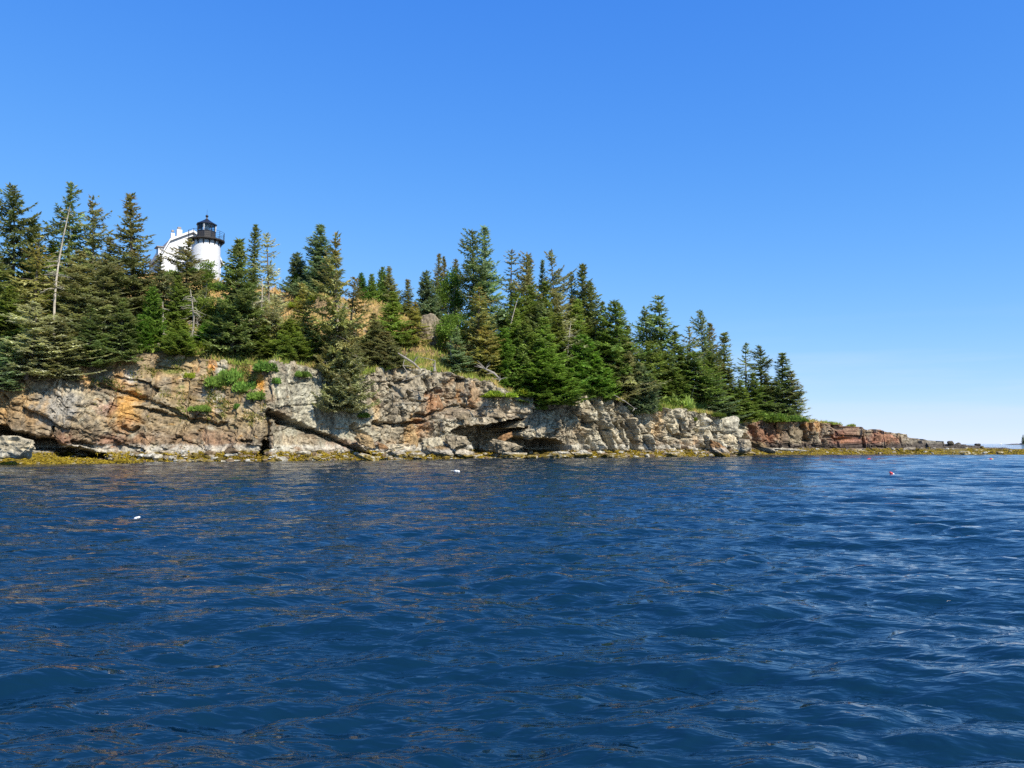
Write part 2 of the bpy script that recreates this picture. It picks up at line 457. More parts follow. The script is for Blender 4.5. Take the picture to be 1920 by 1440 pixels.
    disp = m1 * (d1a + d1b + d1c) + m2 * (1 - 0.6 * mass) * (d2a + d2b + d2c) + m3 * (d3a + d3b + d3c) + m4 * (d4a + d4b + d4c)
    disp = disp + 0.65 * fbm(SS * 0.13, Z * 0.2, seed=41, octv=3) * (1 - 0.5 * m4) + 0.16 * fbm(SS * 1.3, Z * 1.3, seed=44, octv=4, gain=0.6)
    hgt = np.clip((zt - za) / 5.0, 0.0, 1.0)
    disp = disp * (0.12 + 0.88 * hgt)
    off = m1 * o1 + m2 * o2 + m3 * o3 + m4 * o4
    # named joints and hollows (picture lines, half width, depth in m)
    CR = [([(188, 722), (260, 745), (318, 768), (352, 784)], 4, 0.9), ([(255, 762), (300, 774), (360, 789), (425, 797)], 4, 0.8),
          ([(503, 776), (520, 783), (548, 794)], 8.5, 4.0), ([(548, 794), (600, 813), (655, 836), (700, 856)], 4.6, 2.4), ([(502, 786), (500, 822), (497, 838)], 4, 1.2), ([(497, 832), (492, 848), (484, 866)], 6, 4.0),
          ([(-60, 795), (0, 810), (70, 832), (125, 846), (175, 860), (200, 866)], 12, 6.0),
          ([(770, 781), (812, 776), (840, 766), (885, 762), (900, 763)], 4, 0.9), ([(700, 793), (740, 796), (765, 796), (800, 790)], 4.5, 1.0), ([(745, 800), (757, 810)], 6, 1.3), ([(660, 800), (675, 815), (690, 822)], 6, 1.2),
          ([(797, 740), (815, 731), (823, 733)], 5, 1.0), ([(733, 722), (744, 730)], 5, 0.9), ([(765, 735), (772, 752)], 4, 0.8),
          ([(1064, 768), (1100, 786), (1112, 796)], 5, 1.0), ([(1098, 790), (1110, 796)], 8, 1.3), ([(1088, 800), (1100, 830)], 5, 1.1),
          ([(1112, 752), (1122, 790), (1136, 826), (1140, 858)], 4, 1.2), ([(1158, 756), (1162, 790), (1180, 812), (1194, 852)], 5.5, 1.5), ([(1172, 796), (1188, 820), (1202, 850)], 4, 1.2), ([(1128, 800), (1150, 822)], 4, 0.9),
          ([(1252, 792), (1258, 812), (1288, 820)], 6, 1.4), ([(1306, 806), (1330, 812), (1345, 814)], 4, 0.9), ([(1312, 836), (1330, 846)], 6, 1.2), ([(1376, 814), (1396, 822)], 6, 1.4), ([(1232, 770), (1238, 806)], 3.5, 0.9),
          ([(1410, 800), (1414, 830)], 5, 1.5), ([(1506, 800), (1508, 818), (1516, 826)], 5, 1.6), ([(1560, 796), (1572, 806)], 5, 1.0), ([(1548, 818), (1570, 826), (1586, 822)], 3.5, 0.8), ([(1640, 806), (1648, 822)], 3, 0.7), ([(1430, 806), (1432, 826)], 3.5, 0.8),
          ([(1723, 818), (1725, 830)], 3, 0.7), ([(1757, 824), (1760, 836)], 4.5, 1.1), ([(1774, 826), (1776, 838)], 3.5, 1.0), ([(1786, 828), (1788, 838)], 3.0, 0.9),
          ([(230, 800), (248, 810), (262, 802)], 3.5, 0.8), ([(98, 800), (92, 824)], 3.5, 0.8), ([(140, 828), (175, 838)], 4.5, 1.3), ([(455, 825), (470, 827)], 3.5, 0.8)]
    rec = np.zeros_like(Z)
    jx = PX + 5.0 * vnoise(PX * 0.06, PY * 0.06, seed=51) + 2.2 * vnoise(PX * 0.22, PY * 0.22, seed=53)
    jy = PY + 4.0 * vnoise(PX * 0.06, PY * 0.06, seed=52) + 2.2 * vnoise(PX * 0.22, PY * 0.22, seed=54)
    for pts, w, dep in CR:
        dist, al = polydist(jx, jy, pts)
        rec = np.maximum(rec, dep * (1 - sstep(0.55 * w, w * 1.25, dist)))
    CAVE = [(842, 808), (862, 799), (905, 797), (938, 791), (968, 783), (986, 784), (958, 800), (990, 801), (972, 812), (976, 820), (1018, 820), (1046, 824), (1062, 834), (1066, 842), (1036, 848), (1034, 862), (890, 862), (884, 838), (876, 820)]
    cav = inpoly(jx, jy, CAVE)
    rec = np.maximum(rec, cav * 6.0)
    for _ in range(1):
        pass
    rec = rec * (0.25 + 0.75 * sstep(na - 12, na - 2, rows)) * (1 - sstep(na + nc, na + nc + 6, rows))
    D = disp * fade - rec
    apr = 0.34 * fbm(SS * 0.8, Y * 0.8, seed=61) + 0.28 * blocks(0.3, 1.2, 0.9, 1.0, 501, 0.2, 0.3)[0]
    Z[:na] += apr[:na] * (0.4 + 0.6 * a) * np.minimum(1, wid / 4.0)
    X = X + nx * D; Y = Y + ny * D
    Z = Z + fade * 0.22 * fbm(SS * 0.6, Z * 0.6, seed=71, octv=3) * hgt

    # ---- colour of the rock itself ------------------------------------------
    def mixc(c, k, m): return c * (1 - m[..., None]) + np.array(k, float) * m[..., None]
    n1 = fbm(SS * 0.22, Z * 0.32, seed=81, octv=4); n2 = fbm(SS * 0.7, Z * 0.9, seed=82, octv=4); n3 = fbm(SS * 2.4, Z * 2.4, seed=83, octv=3)
    strk = fbm(SS * 2.0, Z * 0.22, seed=84, octv=4)                       # run-off streaks
    col = np.zeros(Z.shape + (3,)) + np.array((0.30, 0.25, 0.175))
    col = mixc(col, (0.30, 0.215, 0.115), m1 * (0.5 + 0.5 * sstep(-0.4, 0.5, n1)) * 0.8)
    col = mixc(col, (0.36, 0.335, 0.255), mass * 0.85)
    col = mixc(col, (0.345, 0.30, 0.225), m2 * (1 - mass) * 0.7)
    col = mixc(col, (0.43, 0.385, 0.29), m3 * 0.9)
    col = mixc(col, (0.235, 0.16, 0.11), m4 * (1 - sstep(1680, 1720, PX)) * 0.9)
    col = mixc(col, (0.17, 0.155, 0.125), sstep(1680, 1720, PX) * 0.9)
    col = mixc(col, (0.47, 0.44, 0.35), sstep(0.15, 0.75, n2) * 0.55)
    col = mixc(col, (0.15, 0.115, 0.085), sstep(0.1, 0.7, -n2) * 0.7)
    col = mixc(col, (0.33, 0.19, 0.085), sstep(0.25, 0.8, n1) * 0.45 * (1 - m3 * 0.6))
    col = mixc(col, (0.12, 0.10, 0.08), sstep(0.1, 0.6, strk) * (0.5 + 0.2 * m1) * (1 - 0.4 * m3))
    col = mixc(col, (0.42, 0.44, 0.32), sstep(0.3, 0.8, -strk) * mass * 0.6)
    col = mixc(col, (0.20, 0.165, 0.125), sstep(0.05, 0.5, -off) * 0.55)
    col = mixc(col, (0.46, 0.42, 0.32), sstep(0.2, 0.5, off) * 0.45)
    col = mixc(col, (0.44, 0.26, 0.10), m1 * sstep(0.0, 0.7, fbm(SS * 0.16, Z * 0.12, seed=86) + 0.5 * strk) * 0.45)
    PATCH = [(236, 772, 26, 28, (0.50, 0.27, 0.07), 0.75), (246, 742, 26, 13, (0.60, 0.33, 0.10), 0.8), (232, 716, 16, 20, (0.52, 0.30, 0.12), 0.6), (222, 676, 24, 12, (0.58, 0.30, 0.09), 0.7), (164, 708, 14, 24, (0.45, 0.26, 0.11), 0.7),
             (198, 764, 22, 12, (0.32, 0.16, 0.13), 0.55), (208, 832, 26, 17, (0.38, 0.17, 0.11), 0.65), (262, 826, 26, 12, (0.45, 0.22, 0.11), 0.7), (120, 824, 22, 12, (0.25, 0.11, 0.07), 0.8), (236, 800, 20, 14, (0.40, 0.21, 0.09), 0.7), (110, 762, 40, 34, (0.33, 0.31, 0.28), 0.9),
             (244, 706, 12, 10, (0.45, 0.44, 0.42), 0.9), (330, 830, 60, 16, (0.30, 0.19, 0.10), 0.7), (340, 800, 60, 14, (0.33, 0.25, 0.14), 0.7), (410, 832, 50, 20, (0.36, 0.20, 0.12), 0.7), (460, 795, 40, 30, (0.42, 0.33, 0.20), 0.7),
             (489, 716, 8, 22, (0.62, 0.30, 0.05), 0.9), (470, 702, 5, 16, (0.52, 0.26, 0.07), 0.8), (396, 690, 5, 16, (0.62, 0.26, 0.05), 0.8), (400, 772, 7, 14, (0.62, 0.28, 0.05), 0.8), (368, 688, 5, 8, (0.55, 0.26, 0.08), 0.8), (526, 790, 9, 6, (0.62, 0.30, 0.05), 0.8),
             (405, 752, 22, 22, (0.46, 0.45, 0.40), 0.8), (330, 680, 30, 18, (0.42, 0.41, 0.34), 0.8), (420, 692, 10, 14, (0.44, 0.43, 0.36), 0.8), (600, 745, 50, 26, (0.46, 0.46, 0.39), 0.5),
             (620, 846, 70, 9, (0.27, 0.13, 0.10), 0.8), (560, 830, 50, 14, (0.33, 0.24, 0.15), 0.6), (650, 836, 40, 10, (0.30, 0.16, 0.11), 0.6),
             (812, 758, 20, 20, (0.38, 0.18, 0.08), 0.75), (888, 744, 12, 22, (0.40, 0.21, 0.10), 0.6), (862, 736, 6, 18, (0.45, 0.24, 0.09), 0.6), (790, 790, 14, 8, (0.33, 0.15, 0.08), 0.8), (775, 815, 16, 32, (0.42, 0.27, 0.12), 0.8), (795, 805, 18, 14, (0.36, 0.20, 0.10), 0.65), (705, 778, 6, 28, (0.45, 0.30, 0.14), 0.5), (845, 775, 30, 12, (0.22, 0.17, 0.12), 0.6), (955, 770, 50, 12, (0.42, 0.34, 0.26), 0.6),
             (1216, 772, 12, 26, (0.62, 0.55, 0.42), 0.9), (1232, 800, 10, 26, (0.50, 0.36, 0.20), 0.8), (1260, 798, 16, 20, (0.52, 0.46, 0.34), 0.8), (1322, 786, 10, 24, (0.62, 0.57, 0.46), 0.9), (1370, 796, 22, 22, (0.55, 0.52, 0.43), 0.8), (1240, 838, 60, 12, (0.27, 0.19, 0.12), 0.7), (1300, 838, 20, 10, (0.42, 0.26, 0.14), 0.7),
             (1425, 814, 22, 20, (0.28, 0.135, 0.08), 0.75), (1448, 810, 16, 16, (0.28, 0.135, 0.08), 0.7), (1466, 800, 12, 14, (0.40, 0.25, 0.13), 0.8), (1490, 820, 22, 22, (0.27, 0.23, 0.16), 0.8), (1538, 816, 16, 20, (0.38, 0.34, 0.25), 0.75), (1528, 798, 16, 10, (0.38, 0.20, 0.07), 0.8), (1590, 822, 42, 20, (0.27, 0.12, 0.085), 0.75), (1582, 830, 8, 10, (0.50, 0.22, 0.08), 0.7), (1655, 818, 26, 14, (0.34, 0.14, 0.085), 0.75), (1622, 810, 20, 8, (0.35, 0.29, 0.20), 0.7), (1685, 810, 26, 6, (0.50, 0.44, 0.30), 0.7), (1745, 822, 20, 8, (0.33, 0.31, 0.26), 0.6)]
    for x0, y0, rx, ry, k, st in PATCH:
        r = np.hypot((jx - x0) / (rx * 1.25), (jy - y0) / (ry * 1.35)) + 0.4 * n2 + 0.4 * n3 + 0.45 * strk
        col = mixc(col, k, (1 - sstep(0.25, 1.25, r)) * st)
    lowd = m1 * (1 - sstep(2.2, 5.0, Z + 0.8 * n1)) * (1 - sstep(0.0, 0.6, n2)) * 0.5      # darker brown low on the left face
    col = mixc(col, (0.17, 0.115, 0.075), lowd)
    # lichen specks, ledge soil
    col = mixc(col, (0.50, 0.27, 0.06), sstep(0.62, 0.85, fbm(SS * 1.1, Z * 1.4, seed=91, octv=3)) * (0.55 * m1 + 0.3 * m2))
    n4 = fbm(SS * 5.0, Z * 5.0, seed=85, octv=2)
    col = col * (1 + 0.42 * n3[..., None] + 0.30 * n4[..., None])
    # grassy scree between the ribs at the left
    scree = sstep(230, 300, PX) * (1 - sstep(440, 490, PX)) * sstep(808, 770, PY + 0.16 * (400 - PX)) * sstep(-0.35, 0.25, n1 + 0.6 * n2)
    col = mixc(col, (0.29, 0.21, 0.105), scree * 0.85)
    col = mixc(col, (0.12, 0.145, 0.03), scree * sstep(0.15, 0.6, fbm(SS * 0.8, Z * 0.8, seed=92)) * 0.8)
    # ground above the lip: turf, dry grass, soil under the trees
    g1 = fbm(X * 0.25, Y * 0.25, seed=95); g2 = fbm(X * 1.1, Y * 1.1, seed=96)
    soil = np.zeros_like(col) + np.array((0.16, 0.115, 0.06))
    soil = mixc(soil, (0.075, 0.095, 0.022), sstep(-0.1, 0.4, g1 + 0.4 * g2))
    soil = mixc(soil, (0.42, 0.28, 0.12), sstep(13, 17, Z) * sstep(-0.5, 0.15, -g1 + 0.5 * g2) * (1 - sstep(-4, 2, X)))
    soil = mixc(soil, (0.36, 0.33, 0.27), sstep(0.45, 0.7, g2) * 0.7)
    ledge_top = sstep(1500, 1545, PX)  # tan ground above the lip at the right-hand end
    soil = mixc(soil, (0.26, 0.22, 0.15), ledge_top)
    ab = sstep(na + nc - 3 , na + nc + 8, rows + 7 * n2)
    col = col * (1 - ab[..., None]) + soil * ab[..., None]
    # tide zones: barnacles, black lichen, rockweed
    zz = Z + 0.25 * n2 + 0.12 * n3
    brn = sstep(0.75, 1.0, zz) * (1 - sstep(1.5, 1.9, zz)) * (1 - m4)
    col = mixc(col, (0.52, 0.49, 0.42), brn * sstep(-0.3, 0.2, n2 + 0.4) * 0.7)
    blk = sstep(0.9, 1.05, zz) * (1 - sstep(1.5, 2.2, zz)) * m4
    col = mixc(col, (0.075, 0.062, 0.055), blk * 0.9)
    wd = (1 - sstep(0.75, 1.0, zz + (0.45 * vnoise(SS * 0.22, SS * 0, seed=97) + 0.35 * vnoise(SS * 0.8, SS * 0, seed=98)) * (1 - m4)))
    col = mixc(col, (0.20, 0.15, 0.10), (1 - sstep(0.8, 1.2, zz)) * 0.6)
    col = mixc(col, (0.17, 0.122, 0.018), wd * 0.9)
    col = mixc(col, (0.10, 0.07, 0.012), wd * sstep(0.1, 0.5, n2) * 0.8)
    col = mixc(col, (0.55, 0.50, 0.36), wd * sstep(0.38, 0.55, n3 + 0.3 * n1) * 0.75)
    col = np.clip(col * np.array((1.13, 1.11, 1.02)), 0.01, 0.9)

    R = na + nc + nt
    i = np.arange(R - 1)[:, None] * C; j = np.arange(C - 1)[None]
    f = np.stack([i + j, i + j + 1, i + C + j + 1, i + C + j], -1).reshape(-1, 4)
    v = np.stack([X, Y, Z], -1).reshape(-1, 3)
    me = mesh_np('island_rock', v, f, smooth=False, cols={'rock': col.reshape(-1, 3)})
    return me, terr, (S, px, X, Y, Z, PX, PY, na, nc, nx, ny, col)

def rock_mat(name, attr=True, col=(0.35, 0.3, 0.22), fine=1.0):
    m, nt, b, out = new_mat(name)
    tc = nt.nodes.new('ShaderNodeTexCoord')
    if attr:
        at = nt.nodes.new('ShaderNodeVertexColor'); at.layer_name = 'rock'; src = at.outputs['Color']
    else:
        rg = nt.nodes.new('ShaderNodeRGB'); rg.outputs[0].default_value = (*col, 1); src = rg.outputs[0]
    n1 = nt.nodes.new('ShaderNodeTexNoise'); n1.inputs['Scale'].default_value = 3.2 * fine; n1.inputs['Detail'].default_value = 8; n1.inputs['Roughness'].default_value = 0.68
    n2 = nt.nodes.new('ShaderNodeTexNoise'); n2.inputs['Scale'].default_value = 0.9 * fine; n2.inputs['Detail'].default_value = 6; n2.inputs['Roughness'].default_value = 0.6
    mp = nt.nodes.new('ShaderNodeMapping'); mp.inputs['Scale'].default_value = (1, 1, 0.55); mp.inputs['Rotation'].default_value = (0, 0.35, 0)
    nt.links.new(tc.outputs['Object'], mp.inputs[0])
    nt.links.new(mp.outputs[0], n1.inputs['Vector']); nt.links.new(mp.outputs[0], n2.inputs['Vector'])
    r1 = nt.nodes.new('ShaderNodeMapRange'); r1.inputs['From Min'].default_value = 0.3; r1.inputs['From Max'].default_value = 0.72; r1.inputs['To Min'].default_value = 0.4; r1.inputs['To Max'].default_value = 1.6
    nt.links.new(n1.outputs[0], r1.inputs[0])
    mx = nt.nodes.new('ShaderNodeMixRGB'); mx.blend_type = 'MULTIPLY'; mx.inputs['Fac'].default_value = 1.0
    nt.links.new(src, mx.inputs['Color1']); nt.links.new(r1.outputs[0], mx.inputs['Color2'])
    r2 = nt.nodes.new('ShaderNodeMapRange'); r2.inputs['From Min'].default_value = 0.35; r2.inputs['From Max'].default_value = 0.7; r2.inputs['To Min'].default_value = 0.75; r2.inputs['To Max'].default_value = 1.25
    nt.links.new(n2.outputs[0], r2.inputs[0])
    mx2 = nt.nodes.new('ShaderNodeMixRGB'); mx2.blend_type = 'MULTIPLY'; mx2.inputs['Fac'].default_value = 1.0
    nt.links.new(mx.outputs[0], mx2.inputs['Color1']); nt.links.new(r2.outputs[0], mx2.inputs['Color2'])
    nt.links.new(mx2.outputs[0], b.inputs['Base Color'])
    b.inputs['Roughness'].default_value = 0.92; b.inputs['Specular IOR Level'].default_value = 0.15
    bp = nt.nodes.new('ShaderNodeBump'); bp.inputs['Strength'].default_value = 0.9; bp.inputs['Distance'].default_value = 0.22
    nt.links.new(n1.outputs[0], bp.inputs['Height']); nt.links.new(bp.outputs[0], b.inputs['Normal'])
    return m
M_ROCK = rock_mat('island_rock')
isl_me, TERR, ISL = build_island()
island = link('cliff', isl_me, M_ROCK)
tag(island, 'long weathered sea cliff with the grassy wooded slope above it', kind='structure')

def ground(X, Y):
    """height of the slope above the cliff at a world point"""
    lx, ly, dd, T = TERR
    fi = np.interp(X, lx, np.arange(len(lx)))
    i = int(min(max(fi, 0), len(lx) - 2)); w = fi - i
    c = T[:, i] * (1 - w) + T[:, i + 1] * w
    y0 = ly[i] * (1 - w) + ly[i + 1] * w
    return float(np.interp(Y - y0, dd, c))
def lip(px, d):
    """world place d metres behind the cliff lip as seen at picture x"""
    lx, ly, dd, T = TERR
    Y = 90.0
    for _ in range(12):
        X = (px - 960) / FPX * Y * 1.0
        Y = float(np.interp(X, lx, ly)) + d
    X = P(px, 700, Y)[0]
    return X, Y

def face_point(px, py):
    """place on the displaced rock sheet seen at a picture point"""
    S, cpx_, X, Y, Z, PX, PY, na, nc, nx, ny, col = ISL
    qx, qy = proj(X, Y, Z)
    k = np.argmin(np.where(Y < 125 if px < 1390 else Y < 200, (qx - px) ** 2 + (qy - py) ** 2, 1e9) + 0.06 * (Y - Y.min()))
    i = np.unravel_index(k, X.shape)
    return float(X[i]), float(Y[i]), float(Z[i])

# ------------------------------------------------------------------ vegetation prototypes
def leaf_mat(name, col, cone=(0.24, 0.14, 0.055), cone_amt=0.0, lichen=0.0, trans=0.28):
    m, nt, b, out = new_mat(name)
    at = nt.nodes.new('ShaderNodeVertexColor'); at.layer_name = 'leaf'
    sp = nt.nodes.new('ShaderNodeSeparateColor'); nt.links.new(at.outputs[0], sp.inputs[0])
    oi = nt.nodes.new('ShaderNodeObjectInfo')
    # r: light or dark shoots, g: cones near the top, b: lichen hung twigs
    ra = nt.nodes.new('ShaderNodeMapRange'); ra.inputs['To Min'].default_value = 0.45; ra.inputs['To Max'].default_value = 1.7
    nt.links.new(sp.outputs[0], ra.inputs[0])
    base = nt.nodes.new('ShaderNodeMixRGB'); base.blend_type = 'MULTIPLY'; base.inputs['Fac'].default_value = 1; base.inputs['Color1'].default_value = (*col, 1)
    nt.links.new(ra.outputs[0], base.inputs['Color2'])
    hs = nt.nodes.new('ShaderNodeHueSaturation')
    hv = nt.nodes.new('ShaderNodeMapRange'); hv.inputs['To Min'].default_value = 0.485; hv.inputs['To Max'].default_value = 0.515
    nt.links.new(oi.outputs['Random'], hv.inputs[0]); nt.links.new(hv.outputs[0], hs.inputs['Hue'])
    vv = nt.nodes.new('ShaderNodeMapRange'); vv.inputs['To Min'].default_value = 0.8; vv.inputs['To Max'].default_value = 1.25
    mr = nt.nodes.new('ShaderNodeMath'); mr.operation = 'FRACT'; mm = nt.nodes.new('ShaderNodeMath'); mm.operation = 'MULTIPLY'; mm.inputs[1].default_value = 7.31
    nt.links.new(oi.outputs['Random'], mm.inputs[0]); nt.links.new(mm.outputs[0], mr.inputs[0]); nt.links.new(mr.outputs[0], vv.inputs[0]); nt.links.new(vv.outputs[0], hs.inputs['Value'])
    nt.links.new(base.outputs[0], hs.inputs['Color'])
    c1 = nt.nodes.new('ShaderNodeMath'); c1.operation = 'MULTIPLY'; c1.inputs[1].default_value = cone_amt; nt.links.new(sp.outputs[1], c1.inputs[0])
    mc = nt.nodes.new('ShaderNodeMixRGB'); mc.inputs['Color2'].default_value = (*cone, 1)
    nt.links.new(c1.outputs[0], mc.inputs['Fac']); nt.links.new(hs.outputs[0], mc.inputs['Color1'])
    c2 = nt.nodes.new('ShaderNodeMath'); c2.operation = 'MULTIPLY'; c2.inputs[1].default_value = lichen; nt.links.new(sp.outputs[2], c2.inputs[0])
    ml = nt.nodes.new('ShaderNodeMixRGB'); ml.inputs['Color2'].default_value = (0.30, 0.29, 0.19, 1)
    nt.links.new(c2.outputs[0], ml.inputs['Fac']); nt.links.new(mc.outputs[0], ml.inputs['Color1'])
    df = nt.nodes.new('ShaderNodeBsdfDiffuse'); tr = nt.nodes.new('ShaderNodeBsdfTranslucent'); mxs = nt.nodes.new('ShaderNodeAddShader')
    tcol = nt.nodes.new('ShaderNodeMixRGB'); tcol.blend_type = 'MULTIPLY'; tcol.inputs['Fac'].default_value = 1.0; tcol.inputs['Color2'].default_value = (trans * 2, trans * 2, trans * 1.4, 1)
    nt.links.new(ml.outputs[0], df.inputs[0]); nt.links.new(ml.outputs[0], tcol.inputs['Color1']); nt.links.new(tcol.outputs[0], tr.inputs[0])
    nt.links.new(df.outputs[0], mxs.inputs[0]); nt.links.new(tr.outputs[0], mxs.inputs[1]); nt.links.new(mxs.outputs[0], out.inputs[0])
    nt.nodes.remove(b)
    return m
LEAF = {
 'dark':   leaf_mat('needles_dark', (0.146, 0.185, 0.067), cone_amt=0.35, lichen=0.25),
 'green':  leaf_mat('needles_green', (0.168, 0.230, 0.054), cone_amt=0.30, lichen=0.12),
 'olive':  leaf_mat('needles_olive', (0.230, 0.239, 0.118), cone_amt=0.55, lichen=0.45),
 'brown':  leaf_mat('needles_brown', (0.199, 0.213, 0.090), cone=(0.30, 0.17, 0.065), cone_amt=0.7, lichen=0.25),
 'blue':   leaf_mat('needles_blue', (0.185, 0.241, 0.132), cone_amt=0.15, lichen=0.2),
 'bright': leaf_mat('needles_bright', (0.132, 0.218, 0.040), cone_amt=0.0, lichen=0.05),
 'lichen': leaf_mat('needles_lichen', (0.403, 0.392, 0.235), cone_amt=0.2, lichen=0.85),
 'orange': leaf_mat('needles_orange', (0.252, 0.255, 0.084), cone=(0.36, 0.22, 0.07), cone_amt=0.7, lichen=0.2),
 'leafy':  leaf_mat('leaves_green', (0.085, 0.130, 0.022), trans=0.3),
 'lime':   leaf_mat('leaves_lime', (0.17, 0.21, 0.025), trans=0.3),
 'moss':   leaf_mat('leaves_moss', (0.11, 0.16, 0.03), trans=0.25),
 'russet': leaf_mat('leaves_russet', (0.20, 0.085, 0.04), trans=0.25),
}
M_BARK = simple_mat('bark_grey_brown', (0.19, 0.15, 0.115), 0.9, 0.6, 3.0, 0.4)
M_BARKP = simple_mat('bark_pale_dead', (0.46, 0.40, 0.30), 0.9, 0.4, 3.0, 0.3)
M_BIRCH = simple_mat('bark_birch', (0.5, 0.47, 0.42), 0.9, 0.3, 3.0, 0.3)
M_DRIFT = simple_mat('bleached_wood', (0.32, 0.28, 0.22), 0.9, 0.5, 4.0, 0.35)

class Fol:
    """collects single-triangle sprigs and thin wood"""
    def __init__(s): s.p = []; s.c = []; s.w = MB()
    def sprigs(s, pos, dr, length, width, shade, cone, lich, rng, up=(0, 0, 1), roll=0.7):
        n = len(pos)
        if n == 0: return
        dr = dr / np.maximum(np.linalg.norm(dr, axis=1, keepdims=True), 1e-6)
        u = np.array(up, float) + rng.normal(0, roll, (n, 3))
        sd = np.cross(dr, u); sd /= np.maximum(np.linalg.norm(sd, axis=1, keepdims=True), 1e-6)
        length = np.broadcast_to(length, n)[:, None]; width = np.broadcast_to(width, n)[:, None]
        a = pos - sd * width * 0.5; b = pos + sd * width * 0.5; t = pos + dr * length
        s.p.append(np.stack([a, b, t], 1))
        c = np.stack([np.broadcast_to(shade, n), np.broadcast_to(cone, n), np.broadcast_to(lich, n)], -1)
        s.c.append(np.repeat(c[:, None], 3, 1))
    def crown(s, name):
        p = np.concatenate(s.p).reshape(-1, 3); c = np.clip(np.concatenate(s.c).reshape(-1, 3), 0, 1)
        return mesh_np(name, p, np.arange(len(p)).reshape(-1, 3), cols={'leaf': c})

def trunk_path(rng, H, bend):
    n = 12
    t = np.linspace(0, 1, n)
    bx = bend * H * 0.02 * np.sin(t * 3 + rng.uniform(0, 6)) ; by = bend * H * 0.02 * np.sin(t * 2.6 + rng.uniform(0, 6))
    return t, np.stack([(bx - bx[0]), (by - by[0]), t * H], -1)

